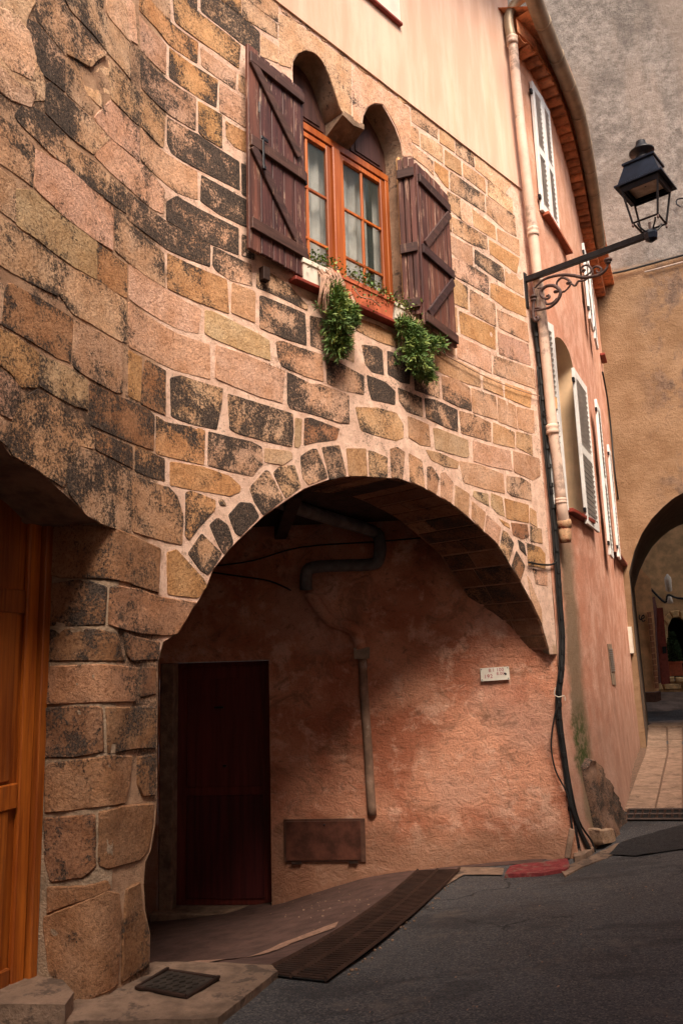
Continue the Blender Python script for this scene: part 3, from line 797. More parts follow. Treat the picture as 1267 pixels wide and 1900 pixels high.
# plinth roughness on the pier right edge: depth of the arch jamb
D_ARCH = .66
def sweep(name, outline, path, d0, d1, m, parent, nd=6, amp=.006, closed=False, sref=None):
    """a reveal: the outline carried straight into the wall (perpendicular at its middle)"""
    if sref is None: sref = sum(p[0] for p in outline) / len(outline)
    t = path.tan(sref); nn = Vector((-t[1], t[0], 0)); v = []; f = []; n = len(outline)
    for j in range(nd + 1):
        for a, b in outline:
            p = path.at(a, b, 0) + nn * (d0 + (d1 - d0) * j / nd); p += Vector((mn.noise(p * 5), mn.noise(p * 5 + Vector((9, 0, 0))), mn.noise(p * 5 + Vector((0, 9, 0))))) * amp * (j > 0); v.append(p)
    for j in range(nd):
        for i in range(n if closed else n - 1):
            k = (i + 1) % n; f.append([j * n + i, j * n + k, (j + 1) * n + k, (j + 1) * n + i])
    return mesh(name, v, f, m, parent, True)
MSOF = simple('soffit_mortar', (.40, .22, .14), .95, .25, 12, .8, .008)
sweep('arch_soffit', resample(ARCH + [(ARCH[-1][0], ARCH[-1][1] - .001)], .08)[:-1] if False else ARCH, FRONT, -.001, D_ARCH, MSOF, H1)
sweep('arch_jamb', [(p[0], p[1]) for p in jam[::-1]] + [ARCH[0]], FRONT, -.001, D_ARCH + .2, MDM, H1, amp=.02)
# soffit stones: long blocks running back into the wall
cum = [0]
for i in range(1, len(ARCH)): cum.append(cum[-1] + math.dist(ARCH[i], ARCH[i - 1]))
def arcpt(u):
    u = max(0, min(u, cum[-1])); i = max(1, int(np.searchsorted(cum, u))); f_ = (u - cum[i - 1]) / (cum[i] - cum[i - 1]); return tuple(np.array(ARCH[i - 1]) * (1 - f_) + np.array(ARCH[i]) * f_)
tt = FRONT.tan((S_J + RJ) / 2); INW = Vector((-tt[1], tt[0], 0))
u = .02; k = 0
while u < cum[-1] - .05:
    wd = random.uniform(.17, .24); u1 = min(u + wd, cum[-1] - .01)
    cuts = [.004, D_ARCH - .01] if random.random() < .4 else [.004, random.uniform(.25, .45), D_ARCH - .01]
    for c0, c1 in zip(cuts[:-1], cuts[1:]):
        v = []; ns = 3; nd = 3
        mid = Vector((0, 0, 0))
        for lay in (0, 1):
            for i in range(ns + 1):
                for j in range(nd + 1):
                    g_ = .010 + .004 * lay; uu = u + g_ + (u1 - u - 2 * g_) * i / ns; dd = c0 + g_ * .6 + (c1 - c0 - g_ * 1.2) * j / nd
                    a_, b_ = arcpt(uu); e0 = arcpt(uu - .02); e1 = arcpt(uu + .02); tx, tz = e1[0] - e0[0], e1[1] - e0[1]; L = math.hypot(tx, tz) + 1e-9
                    nx, nz_ = tz / L, -tx / L      # towards the opening
                    pr = -.006 if lay == 0 else .009 + .004 * mn.noise(Vector((uu * 9, dd * 9, 1)))
                    v.append(FRONT.at(a_ + nx * pr, b_ + nz_ * pr, 0) + INW * dd)
        N_ = (ns + 1) * (nd + 1); idx = lambda l, i, j: l * N_ + i * (nd + 1) + j
        f = [[idx(1, i, j), idx(1, i + 1, j), idx(1, i + 1, j + 1), idx(1, i, j + 1)] for i in range(ns) for j in range(nd)]
        for i in range(ns): f += [[idx(0, i, 0), idx(0, i + 1, 0), idx(1, i + 1, 0), idx(1, i, 0)], [idx(0, i, nd), idx(1, i, nd), idx(1, i + 1, nd), idx(0, i + 1, nd)]]
        for j in range(nd): f += [[idx(0, 0, j), idx(1, 0, j), idx(1, 0, j + 1), idx(0, 0, j + 1)], [idx(0, ns, j), idx(0, ns, j + 1), idx(1, ns, j + 1), idx(1, ns, j)]]
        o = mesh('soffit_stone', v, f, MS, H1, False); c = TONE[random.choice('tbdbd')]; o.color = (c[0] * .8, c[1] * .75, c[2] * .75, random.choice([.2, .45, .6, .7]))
    u = u1; k += 1
# back face of the arch wall above the opening, porch ceiling with joists, hidden end wall added against sky light
pb = FRONT
zc = 3.0
bk = [(FRONT.at(a, b, 0) + INW * D_ARCH) for a, b in ARCH]; tp = [Vector((p.x, p.y, zc)) for p in bk]
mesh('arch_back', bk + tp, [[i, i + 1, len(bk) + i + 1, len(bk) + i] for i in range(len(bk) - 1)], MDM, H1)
# ------------------------------------------------------------------ porch: pink back wall with the door, ceiling
PS0 = 0; s_of = lambda px, py: wp(POR, px, py, 0)[0]
S_DR = POR.S[1] - 99
def smx(px): return POR.hit(px, 1300, 0, -9, S_PC)[0]
sdr = smx(500); sdl = smx(300) - .02; zdt = 1.645
def flare(s_, z_):
    o = 0
    if z_ < .9 and s_ > S_PC - .5: o += .10 * (1 - max(z_ + .25, 0) / 1.15) ** 2 * min(1, (s_ - S_PC + .5) / .5) * (1 if s_ < S_PC + 2 else max(.25, 1 - (s_ - S_PC - 2) * .4))
    return o
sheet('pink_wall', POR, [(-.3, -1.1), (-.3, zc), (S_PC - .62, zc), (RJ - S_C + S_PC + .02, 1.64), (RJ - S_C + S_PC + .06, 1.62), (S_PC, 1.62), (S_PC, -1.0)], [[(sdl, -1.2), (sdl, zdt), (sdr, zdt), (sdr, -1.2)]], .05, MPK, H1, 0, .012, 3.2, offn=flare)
PH = -POR.tan(1.0); t1 = POR.tan(1.0); PIN = Vector((-t1[1], t1[0], 0))
sweep('door_reveal', [(sdr, -1.2), (sdr, zdt), (sdl, zdt), (sdl, -1.2)], POR, 0, .22, MPK, H1, nd=3, amp=.003, sref=1.0)
b_ = B(); c_ = [FRONT.at(S_J - .9, zc), FRONT.at(S_C, zc), Vector((*POR.xy(S_PC), zc)), POR.at(-.3, zc)]
p0 = Vector((-3.2, 4.8, zc)); p1 = POR.at(-.3, zc, -.3); p2 = POR.at(S_PC, zc, -.5); p3 = FRONT.at(S_C, zc, -.05); p4 = FRONT.at(S_J, zc, -.05)
b_.add([p0, p4, p3, p2, p1], [[0, 1, 2, 3, 4]]); b_.add([p + Vector((0, 0, .2)) for p in (p0, p4, p3, p2, p1)], [[0, 1, 2, 3, 4]]); b_.build('porch_ceiling', MDS, H1)
for k in range(6):
    a = Vector((-2.6 + k * .75, 5.0 + k * .35, zc - .07)); b2 = Vector((-2.9 + k * .75, 8.2, zc - .07)); bx = B(); d_ = b2 - a; an = math.atan2(d_.y, d_.x)
    bx.box((a + b2) / 2, (d_.length, .12, .14), Matrix.Rotation(an, 3, 'Z'), .008)
    if (a.x * .74 - a.y * .67) < (FRONT.at(S_J, 0).x * .74 - FRONT.at(S_J, 0).y * .67) - .5: bx.build('joist', MDS, H1)
e0 = POR.at(-.3, 0); e1 = FRONT.at(S_J - .1, 0, -.9)
mesh('sky_block_wall', [Vector((e1.x - .5, e1.y - .3, -1.1)), Vector((e1.x - .5, e1.y - .3, zc)), Vector((e0.x, e0.y + .3, zc)), Vector((e0.x, e0.y + .3, -1.1))], [[0, 1, 2, 3]], MDM, H1)  # unseen wall put in to keep sky light out of the porch
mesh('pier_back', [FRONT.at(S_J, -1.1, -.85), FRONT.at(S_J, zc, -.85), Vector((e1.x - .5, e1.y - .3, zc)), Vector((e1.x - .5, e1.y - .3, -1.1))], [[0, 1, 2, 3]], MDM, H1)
# dark door in the porch
def porp(s_, z_, d): return POR.at(s_, z_, 0) + PIN * d

def porbox(bx, s0, s1, z0, z1, d0, d1, bev=.004):
    c = (porp(s0, z0, d0) + porp(s1, z1, d1)) / 2; R3 = Matrix(((t1[0], -t1[1], 0), (t1[1], t1[0], 0), (0, 0, 1))); bx.box(c, (abs(s1 - s0), abs(d1 - d0), abs(z1 - z0)), R3, bev); return bx
dfloor = -.68
door = porbox(B(), sdl + .12, sdr - .0, dfloor, zdt - .05, .17, .21).build('porch_door', MDK, H1)
porbox(B(), sdl + .24, sdr - .1, .42, zdt - .17, .155, .169).build('door_panel', MDK, door)
porbox(B(), sdl + .24, sdr - .1, dfloor + .06, .34, .155, .169).build('door_panel', MDK, door)
porbox(B(), sdl + .52, sdr - .5, 1.18, 1.20, .145, .154, .002).build('letter_slot', MIR, door)
B().lathe(porp((sdl + sdr) / 2 + .07, .62, .15), [(.012, -.012), (.024, 0), (.012, .012)], 10).build('door_knob', MIR, door)
porbox(B(), sdl, sdl + .14, dfloor - .1, zdt, .02, .20, .01).build('door_jamb', MDM, H1)
porbox(B(), sdl - .05, sdr + .03, dfloor - .12, dfloor - .005, -.08, .3, .012).build('door_step', MDM, H1)
porbox(B(), sdl, sdr, zdt - .05, zdt - .002, .16, .22, .003).build('door_head', MDK, H1)
# paint patch where the door has lost its colour
pp = [wp(POR, *q) for q in pxpoly("455,1522 500,1520 501,1572 492,1600 486,1572 478,1590 470,1560 462,1556")]
# ------------------------------------------------------------------ window
def wpt(s_, z_, d): return FRONT.at(s_, z_, 0) + WIN * d
wt = FRONT.tan((WL + WR) / 2); WIN = Vector((-wt[1], wt[0], 0)); WR3 = Matrix(((wt[0], -wt[1], 0), (wt[1], wt[0], 0), (0, 0, 1)))
def wbox(bx, s0, s1, z0, z1, d0, d1, bev=.004):
    c = (wpt(s0, z0, d0) + wpt(s1, z1, d1)) / 2; bx.box(c, (abs(s1 - s0), abs(d1 - d0), abs(z1 - z0)), WR3, bev); return bx
WD = .20
MREV = simple('reveal_stone', (.36, .24, .16), .92, .35, 7, .8, .01, dirt=(.07, .05, .04))
sweep('window_reveal', winpoly, FRONT, -.001, WD + .1, MREV, H1, nd=5, amp=.003)
def fz(px, py, d): return wp(FRONT, px, py, -d)

zl = (fz(555, 215, WD - .03)[1] + fz(712, 325, WD - .03)[1]) / 2          # underside of the lintel rail
smid = fz(619, 330, WD)[0]
win = wbox(wbox(wbox(wbox(B(), WL - .02, WR + .02, zl - .065, zl, WD - .03, WD + .04), WL - .02, WL + .045, ZS, zl - .066, WD - .03, WD + .04), WR - .045, WR + .02, ZS, zl - .066, WD - .03, WD + .04), WL + .046, WR - .046, ZS, ZS + .05, WD - .03, WD + .04).build('window', MOR, H1)
wbox(B(), smid - .045, smid + .045, ZS + .051, zl - .067, WD - .045, WD + .03, .008).build('centre_post', MOR, win)
for (a, b) in ((WL + .05, smid - .05), (smid + .05, WR - .05)):
    z0, z1 = ZS + .055, zl - .07; sw = .052
    wbox(B(), a, a + sw, z0, z1, WD - .02, WD + .02, .006).build('stile', MOR, win); wbox(B(), b - sw, b, z0, z1, WD - .02, WD + .02, .006).build('stile', MOR, win)
    wbox(B(), a + sw + .001, b - sw - .001, z1 - sw, z1, WD - .02, WD + .02, .006).build('rail', MOR, win); wbox(B(), a + sw + .001, b - sw - .001, z0, z0 + sw, WD - .02, WD + .02, .006).build('rail', MOR, win)
    gx0, gx1, gz0, gz1 = a + sw, b - sw, z0 + sw, z1 - sw; gm = (gx0 + gx1) / 2; gb = .013
    wbox(B(), gm - gb, gm + gb, gz0, gz1, WD - .012, WD + .010, .004).build('glazing_bar', MTY if False else MOR, win)
    zz = [gz0 + (gz1 - gz0) * k / 3 for k in range(4)]
    for k in (1, 2):
        wbox(B(), gx0, gx1, zz[k] - gb, zz[k] + gb, WD - .014, WD + .008, .004).build('glazing_bar', MOR, win)
    for k in range(3):
        for (x0, x1) in ((gx0, gm - gb), (gm + gb, gx1)):
            wbox(B(), x0, x1, zz[k] + gb * (k > 0), zz[k + 1] - gb * (k < 2), WD + .002, WD + .006, 0).build('pane', MG, win)
# curtain, and a black box painting the room's darkness behind the glass
cu = []; cf = []; ncu = 60
for k in range(ncu + 1):
    q = WL + (WR - WL) * k / ncu; dd = WD + .085 + .018 * math.sin(k * 1.25) + .01 * mn.noise(Vector((k * .3, 0, 0)))
    for z in (ZS, (ZS + zl) / 2, zl): cu.append(wpt(q, z, dd))
cf = [[3 * k + j, 3 * k + 3 + j, 3 * k + 4 + j, 3 * k + 1 + j] for k in range(ncu) for j in range(2) if not 51 < k < 55]
mesh('curtain', cu, cf, MCU, win, True)
bx = B(); q = [wpt(WL - .3, ZS - .1, WD + .15), wpt(WR + .3, ZS - .1, WD + .15), wpt(WR + .3, 6.4, WD + .15), wpt(WL - .3, 6.4, WD + .15)]; q2 = [p + WIN * 1.2 for p in q]
bx.add(q + q2, [[4, 5, 6, 7], [0, 1, 5, 4], [1, 2, 6, 5], [2, 3, 7, 6], [3, 0, 4, 7]]); bx.build('room_shade_box', MBL, H1)
# carved wooden fillings in the two arch heads
def tym(arc, name):
    base = [(arc[0][0], zl + .002), (arc[-1][0], zl + .002)]; pl = resample([base[0]] + arc + [base[1]], .05)
    for sc_, d0 in ((1.0, WD - .005), (.80, WD - .018), (.62, WD - .028)):
        cx = (base[0][0] + base[1][0]) / 2; cz = zl + .03
        poly = [(cx + (a - cx) * sc_, max(cz + (b - cz) * sc_, zl + .003 + (1 - sc_) * .12)) for a, b in pl]
        vv, ff = cdt([poly], [], poly, [])
        if len(ff) == 0: continue
        V_ = [wpt(a, b, d0) for a, b in vv]; n = len(poly); V_ += [wpt(a, b, d0 + .02) for a, b in vv[:n]]
        F_ = ff + [[i, (i + 1) % n, len(vv) + (i + 1) % n, len(vv) + i] for i in range(n)]
        o = mesh(name if sc_ == 1 else 'carved_moulding', V_, F_, MTY, tym.p if sc_ < 1 else H1)
        if sc_ == 1: tym.p = o
tym([(max(a, WL), b) for a, b in wa1], 'arch_panel'); tym([(min(a, WR), b) for a, b in wa2], 'arch_panel')
ca, cb, cz = wa1[-1][0] - .02, wa2[0][0] + .02, min(wa1[-1][1], wa2[0][1]) + .03; cm = (ca + cb) / 2; v = []
for q_ in (ca, cm, cb):
    dz = .03 if q_ == cm else 0
    v += [wpt(q_, cz, -.004), wpt(q_, cz - .045 - dz, -.004), wpt(q_, zl + .004, WD), wpt(q_, cz, WD)]
mesh('corbel', v, [[0, 1, 5, 4], [4, 5, 9, 8], [1, 2, 6, 5], [5, 6, 10, 9], [0, 3, 2, 1], [8, 9, 10, 11]], MDM, H1)
wbox(B(), WL - .08, WR + .08, ZS - .035, ZS - .002, -.075, WD, .006).build('window_sill', MSL, H1)
wbox(B(), WR - .03, WR - .008, ZS, zl + .1, .02, .05, .004).build('shutter_stop', MBX, H1)
# upper window surround at the very top of the picture
us = wp(FRONT, 741, 50, .015); uw = wbox(B(), us[0] - .75, us[0], us[1] + .03, ZR - .3, -.030, -.022, 0).build('painted_surround', MWP, H1)
wbox(B(), us[0] - .85, us[0] + .01, us[1], us[1] + .028, -.05, 0, .004).build('upper_sill', MSL, H1)
# ------------------------------------------------------------------ wooden shutters of the twin window
def leaf(origin, az, width, z0, z1, planks, name, flip=1, brace=(), batt=(), topcut=None, thick=.028, seed=1):
    """a boarded shutter leaf hinged at origin; local x runs away from the hinge, y is its outer face"""
    rnd = random.Random(seed); h = head(az); R3 = Matrix(((h[0], -h[1] * flip, 0), (h[1], h[0] * flip, 0), (0, 0, 1))).to_4x4()
    Mw = Matrix.Translation(Vector((origin[0], origin[1], 0))) @ R3; pw = width / planks; first = None
    def bxm(nm, lst, m, par):
        q = B()
        for (c, s_, rot) in lst: q.box(c, s_, rot, .004)
        q.v = [Mw @ p for p in q.v]
        if flip < 0: q.f = [x[::-1] for x in q.f]
        return q.build(nm, m, par)
    root = bxm(name, [((width / 2, -thick / 2 - .002, (z0 + z1) / 2), (width - .02, .006, z1 - z0 - .12), None)], MSH, H1)
    for k in range(planks):
        zt = z1 + (topcut(k / (planks - 1)) if topcut else 0) + rnd.uniform(-.012, .012); zb = z0 + rnd.uniform(-.008, .008)
        bxm('plank', [((pw * (k + .5), 0 + rnd.uniform(-.001, .001), (zt + zb) / 2), (pw - .008, thick, zt - zb), None)], MSH, root)
    for z in batt: bxm('batten', [((width / 2, thick / 2 + .012, z), (width * .96, .024, .085), None)], MBAT, root)
    for (xa, za, xb, zb) in brace:
        L = math.hypot(xb - xa, zb - za); rot = Matrix.Rotation(-math.atan2(zb - za, xb - xa), 3, 'Y')
        bxm('brace', [(((xa + xb) / 2, thick / 2 + .011, (za + zb) / 2), (L, .022, .075), rot)], MBAT, root)
    return root, bxm
# left leaf, folded back almost flat against the wall
hz = wp(FRONT, 563, 300, .035); ho = FRONT.xy(hz[0], .035)
e_ = onplane(458, 280, ho, 38); wl_ = math.dist(ho, e_[:2])
zb = (onplane(460, 472, ho, 38)[2] + onplane(563, 506, ho, 38)[2]) / 2; ztl = onplane(457, 85, ho, 38)[2]
r_, bxm = leaf(ho, 38 + 180, wl_, zb, ztl + .01, 5, 'wooden_shutter', flip=1, seed=3,
    batt=(onplane(510, 148, ho, 38)[2], onplane(516, 300, ho, 38)[2], onplane(519, 448, ho, 38)[2]),
    brace=((wl_ * .94, 5.80, .07, 5.30), (wl_ * .94, 5.12, .07, 4.56)))
bxm('latch_hook', [((wl_ * .80, .045, 5.10), (.02, .012, .24), None), ((wl_ * .78, .045, 5.22), (.07, .012, .03), None), ((wl_ * .80, .05, 4.99), (.03, .02, .03), None)], MIR, r_)
bxm('latch_ring', [((wl_ * .84, .03, 5.46), (.008, .01, .09), None)], MIR, r_)
bxm('hinge', [((.0, .0, 5.16), (.03, .05, .10), None)], MIR, r_); bxm('hinge', [((.0, .0, 4.47), (.03, .05, .16), None)], MIR, r_)
# right leaf, folded in two
hR = wp(FRONT, 738, 420, .0)[0]; hoR = FRONT.xy(hR, .02)
k1 = onplane(774, 420, hoR, 110); w1 = math.dist(hoR, k1[:2])
r1_, _ = leaf(hoR, 110, w1, 4.42, 5.87, 3, 'wooden_shutter', flip=-1, batt=(5.72, 5.02, 4.52), seed=5)
w2 = math.dist(k1[:2], onplane(836, 500, k1, 33)[:2])
r2_, _ = leaf(k1[:2] + head(33) * .012, 33, w2, 4.33, 5.83, 4, 'folding_shutter_leaf', flip=-1, batt=(5.68, 5.02, 4.40), brace=((.08, 5.08, w2 * .95, 5.62), (.08, 4.45, w2 * .95, 4.95)), seed=8)
wbox(B(), hz[0] - .42, hz[0] - .36, ZS - .12, ZS - .02, -.05, .02, .004).build('shutter_catch', MMT, H1)
# ------------------------------------------------------------------ orange door on the left
DRV = head(110) * -1          # into the wall
drd = math.dist(A0, onplane(76, 1400, A0, 110)[:2]); do = A0 - head(110) * drd
dt = head(20); dR3 = Matrix(((dt[0], -dt[1], 0), (dt[1], dt[0], 0), (0, 0, 1)))
def dpt(s_, z_, d): q = do - head(110) * d + dt * s_; return Vector((q[0], q[1], z_))
def dbox(bx, s0, s1, z0, z1, d0, d1, bev=.006):
    bx.box((dpt(s0, z0, d0) + dpt(s1, z1, d1)) / 2, (abs(s1 - s0), abs(d1 - d0), abs(z1 - z0)), dR3, bev); return bx
ztd = 2.95
door2 = dbox(B(), -1.75, -.02, .06, ztd, .02, .06).build('orange_door', MDR, H1)
dbox(B(), -.055, -.002, .06, ztd, -.035, .05).build('door_frame', MDR, door2)
dbox(B(), -.15, -.065, .06, ztd, -.01, .019).build('stile', MDR, door2)
for z0, z1 in ((.30, .95), (1.08, 1.9), (2.0, 2.6)):
    dbox(B(), -.60, -.20, z0, z1, .002, .019, .01).build('door_panel', MDR, door2)
for z in (.18, 1.01, 1.95): dbox(B(), -.64, -.155, z - .06, z + .06, -.006, .0195, .006).build('rail', MDR, door2)
dbox(B(), -.76, -.66, .06, ztd, -.01, .019).build('stile', MDR, door2)
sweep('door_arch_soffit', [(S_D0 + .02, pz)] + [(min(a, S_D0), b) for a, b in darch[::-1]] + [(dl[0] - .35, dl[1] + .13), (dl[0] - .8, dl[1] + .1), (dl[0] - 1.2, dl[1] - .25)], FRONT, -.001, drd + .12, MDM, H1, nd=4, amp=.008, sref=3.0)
# light-tight backing behind the door arch
mesh('door_backing', [dpt(-2, -.2, .1), dpt(.3, -.2, .1), dpt(.3, 3.4, .1), dpt(-2, 3.4, .1)], [[0, 1, 2, 3]], MBL, H1)
# rear of the house: side, back and roof so it is a body and not a screen
bq = [FRONT.at(.6, 0), FRONT.at(S_C, 0)]
ra = [FRONT.at(.6, 0, -.3), Vector((-7, 6, 0)), Vector((-4, 14, 0)), Vector((1.2, 12, 0)), FRONT.at(S_C, 0, -.3)]
v = [Vector((p.x, p.y, z)) for z in (3.6, ZR) for p in ra]; n = len(ra)
mesh('rear_walls', v, [[i, i + 1, n + i + 1, n + i] for i in range(n - 1)], MPU, H1)
mesh('house_roof', [FRONT.at(.6, ZR + .05, .45), FRONT.at(S_C, ZR + .05, .45), Vector((1.2, 12, ZR + 1.4)), Vector((-4, 14, ZR + 1.4))] + [FRONT.at(.6, ZR, .45), FRONT.at(S_C, ZR, .45)], [[0, 1, 2, 3], [4, 5, 1, 0]], MTL, H1)
# ------------------------------------------------------------------ porch floor, slabs, drains
pf = gpoly("262,1792 515,1814 650,1716 765,1640 860,1612 1000,1602")
pf2 = [tuple(p) for p in pf] + [(1.9, 7.95), (0.3, 8.12), (-.75, 8.2), (-.78, 8.55), (-2.6, 8.6), (-3.0, 7.5), (-2.2, 5.2)]
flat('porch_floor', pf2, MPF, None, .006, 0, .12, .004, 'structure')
flat('pale_strip', gpoly("330,1795 420,1776 520,1752 628,1713 622,1724 540,1752 450,1776 372,1796"), MST, None, .012, 0, .06, .002, 'structure')
flat('kerb_line', gpoly("855,1611 935,1612 932,1625 860,1625 835,1640 700,1722 640,1800 625,1802 690,1718 822,1634"), MCO, None, .010, 0, .05, .003, 'structure')
flat('pavement_slab', gpoly("136,1872 226,1832 288,1796 330,1796 420,1798 505,1803 516,1815 470,1852 405,1905 120,1912"), MCO, None, .035, .10, .06, .010, 'structure')
flat('doorstep_slab', gpoly("-30,1846 60,1850 108,1857 136,1890 120,1915 -40,1915"), MCO, None, .11, .16, .06, .008, 'structure')
mc = gpoly("252,1850 312,1818 407,1834 345,1869"); cover = flat('manhole_cover', mc, MMC, None, .046, .02, .2, 0, None)
tag(cover, 'small square cast-iron cover with zigzag relief, set in the slab below the pier', 'manhole cover')
mcn = [np.array(p) for p in mc]; zc_ = gz(*mc[0]) + .05
bx = B()
for i in range(4):
    a = mcn[i]; b = mcn[(i + 1) % 4]; d = b - a; L = np.linalg.norm(d); an = math.atan2(d[1], d[0]); c = (a + b) / 2
    bx.box((c[0], c[1], gz(*c) + .047), (L, .016, .014), Matrix.Rotation(an, 3, 'Z'), .002)
bx.build('cover_rim', MMT, cover)
e1 = mcn[3] - mcn[0]; e2 = mcn[1] - mcn[0]
for i in range(6):
    bz = B()
    for j in range(8):
        u_ = .1 + .8 * (i + .25 + .5 * (j % 2)) / 6; v_ = .08 + .84 * j / 8; u2 = .1 + .8 * (i + .25 + .5 * ((j + 1) % 2)) / 6; v2 = .08 + .84 * (j + 1) / 8
        a = mcn[0] + e1 * u_ + e2 * v_; b = mcn[0] + e1 * u2 + e2 * v2; c = (a + b) / 2; d = b - a
        bz.box((c[0], c[1], gz(*c) + .049), (np.linalg.norm(d), .010, .007), Matrix.Rotation(math.atan2(d[1], d[0]), 3, 'Z'))
    bz.build('zigzag_rib', MMC, cover)
rk = flat('red_kerb', gpoly("936,1629 946,1612 1052,1599 1057,1612 1048,1619 1000,1626"), MRK, None, .028, .07, .06, .008); tag(rk, 'faded red-painted kerb piece at the foot of the pink wall', 'kerb')
flat('asphalt_patch', gpoly("1128,1588 1150,1566 1267,1532 1290,1540 1290,1575 1180,1590"), simple('fresh_asphalt', (.026, .023, .024), .9, .5, 40, 1, .012), None, .014, 0, .07, .008, 'structure')
flat('wall_foot', gpoly("1040,1618 1060,1606 1100,1590 1135,1572 1165,1560 1168,1568 1128,1592 1085,1608 1048,1628"), MCO, None, .012, .03, .04, .012, 'structure')
def grate(name, lab, A_, B_, C_, D_, n, bw, rails, m, cat='drain grate'):
    """A,B near left/right; C,D far left/right (plan points)"""
    A_, B_, C_, D_ = map(np.array, (A_, B_, C_, D_)); root = empty(name, (*((A_ + B_) / 2), gz(*A_)), lab, cat)
    flat('pit_shade_sheet', [tuple(A_), tuple(B_), tuple(D_), tuple(C_)], MBL, root, .013, 0, .15, 0)  # flat black sheet painted as the shaded drop below the bars
    me = None
    L0 = np.linalg.norm(B_ - A_)
    zq = [[gz(*(A_ * (1 - t) + C_ * t)), gz(*(B_ * (1 - t) + D_ * t))] for t in np.linspace(0, 1, 9)]; cl = [np.polyfit(np.linspace(0, 1, 9), [q[i] for q in zq], 2) for i in (0, 1)]
    for k in range(n):
        t = (k + .5) / n; a = A_ * (1 - t) + C_ * t; b = B_ * (1 - t) + D_ * t; d = b - a; c = (a + b) / 2; za_ = np.polyval(cl[0], t); zb_ = np.polyval(cl[1], t); zz = (za_ + zb_) / 2
        if me is None:
            q = B().box((0, 0, 0), (1, bw, .012), None, 0); me = bpy.data.meshes.new('bar'); me.from_pydata(q.v, [], q.f); me.materials.append(m)
        til = math.atan2(zb_ - za_, np.linalg.norm(d))
        shared('bar', me, Matrix.Translation((c[0], c[1], zz + .020)) @ Matrix.Rotation(math.atan2(d[1], d[0]), 4, 'Z') @ Matrix.Rotation(-til, 4, 'Y') @ Matrix.Diagonal((np.linalg.norm(d), 1, 1, 1)), root)
    for t in rails:
        pts_ = []
        for k in range(9):
            u_ = k / 8; p = (A_ * (1 - t) + B_ * t) * (1 - u_) + (C_ * (1 - t) + D_ * t) * u_; pts_.append((p[0], p[1], np.polyval(cl[0] * (1 - t) + cl[1] * t, u_) + .026))
        B().tube(pts_, .014, 4).build('rail', m, root)
    return root
g1 = [gpx(*q)[:2] for q in ((482, 1812), (604, 1826), (775, 1622), (852, 1618))]
grate('drain_grate', 'long rusty slotted drain grate running diagonally across the arch threshold', *g1, 70, .020, (0, .48, 1), MMT)
g2 = [gpx(*q)[:2] for q in ((1160, 1524), (1275, 1524), (1166, 1506), (1275, 1505))]
al = np.array(g2[0]); ar = np.array(g2[1])
root = empty('street_drain_grate', (*((al + ar) / 2), gz(*al)), 'short cast drain grate at the near end of the sloping alley gutter', 'drain grate')
A_, B_, C_, D_ = map(np.array, g2)
flat('pit_shade_sheet', [g2[0], g2[1], g2[3], g2[2]], MBL, root, .013, 0, .15, 0)  # black sheet on the ground, painted shade under the bars
for t in np.linspace(0, 1, 9):
    a = A_ * (1 - t) + B_ * t; b = C_ * (1 - t) + D_ * t; B().tube([(a[0], a[1], gz(*a) + .02), (b[0], b[1], gz(*b) + .02)], .014, 4).build('bar', MMT, root)
for t in (0, .5, 1):
    a = A_ * (1 - t) + C_ * t; b = B_ * (1 - t) + D_ * t; B().tube([(a[0], a[1], gz(*a) + .022), (b[0], b[1], gz(*b) + .022)], .013, 4).build('rail', MMT, root)
# paved gutter up the alley: slabs either side of a drain joint
gut = flat('alley_gutter', gpoly("1130,1508 1172,1395 1185,1350 1266,1350 1272,1508"), simple('gutter_joint', (.13, .075, .05), .95, .3, 20), None, .006, 0, .15, 0, 'structure')
rows = [1504, 1462, 1424, 1398, 1374, 1352]
def lerp(a, b, t): return a + (b - a) * t
for i in range(len(rows) - 1):
    y0, y1 = rows[i], rows[i + 1]
    xl = lambda y: np.interp(y, [1350, 1395, 1505], [1203, 1199, 1159]); xc = lambda y: np.interp(y, [1350, 1400, 1505], [1236, 1238, 1215]); xr = lambda y: 1264
    for fa, fb, e0, e1_ in ((xl, xc, 0, -1.6), (xc, xr, 2.2, 0)):
        q = [gpx(fa(y0) + e0, y0 - .3)[:2], gpx(fb(y0) + e1_, y0 - .3)[:2], gpx(fb(y1) + e1_, y1 + .3)[:2], gpx(fa(y1) + e0, y1 + .3)[:2]]
        o = flat('slab', q, MSC, gut, .022 + random.uniform(-.003, .003), .02, .25, .004)
dark = flat('passage_step', gpoly("1198,1352 1210,1346 1300,1343 1300,1352"), MDM, None, .05, .06, .2, .01, 'structure')
# ------------------------------------------------------------------ salmon house along the alley
H2 = empty('salmon_house', (*HOUSE.xy(1.0), -.1), 'tall salmon-rendered house with white louvred shutters and tiled eave, along the alley', 'house')
def hp(px, py, off=0): return wp(HOUSE, px, py, off)
def L_(s_, z_): return flare(s_ + S_PC, z_)
sL = .44; sR = hp(1075, 830)[0]; zb2 = hp(1090, 975)[1]; zs2 = hp(1055, 680)[1]
rise = .24; arcw = [(sL + (sR - sL) * (1 - math.cos(math.pi * k / 10)) / 2, zs2 + rise * math.sin(math.pi * k / 10)) for k in range(11)]
open2 = [(sL, zb2)] + arcw + [(sR, zb2)]
HE = HOUSE.S[-1]; print('house', sL, sR, zb2, zs2, HE)
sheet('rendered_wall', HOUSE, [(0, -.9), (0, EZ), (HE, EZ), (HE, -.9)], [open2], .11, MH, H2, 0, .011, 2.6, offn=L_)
sweep('window_reveal', [(a, b) for a, b in open2], HOUSE, -.005, .26, MCR, H2, nd=2, amp=0)
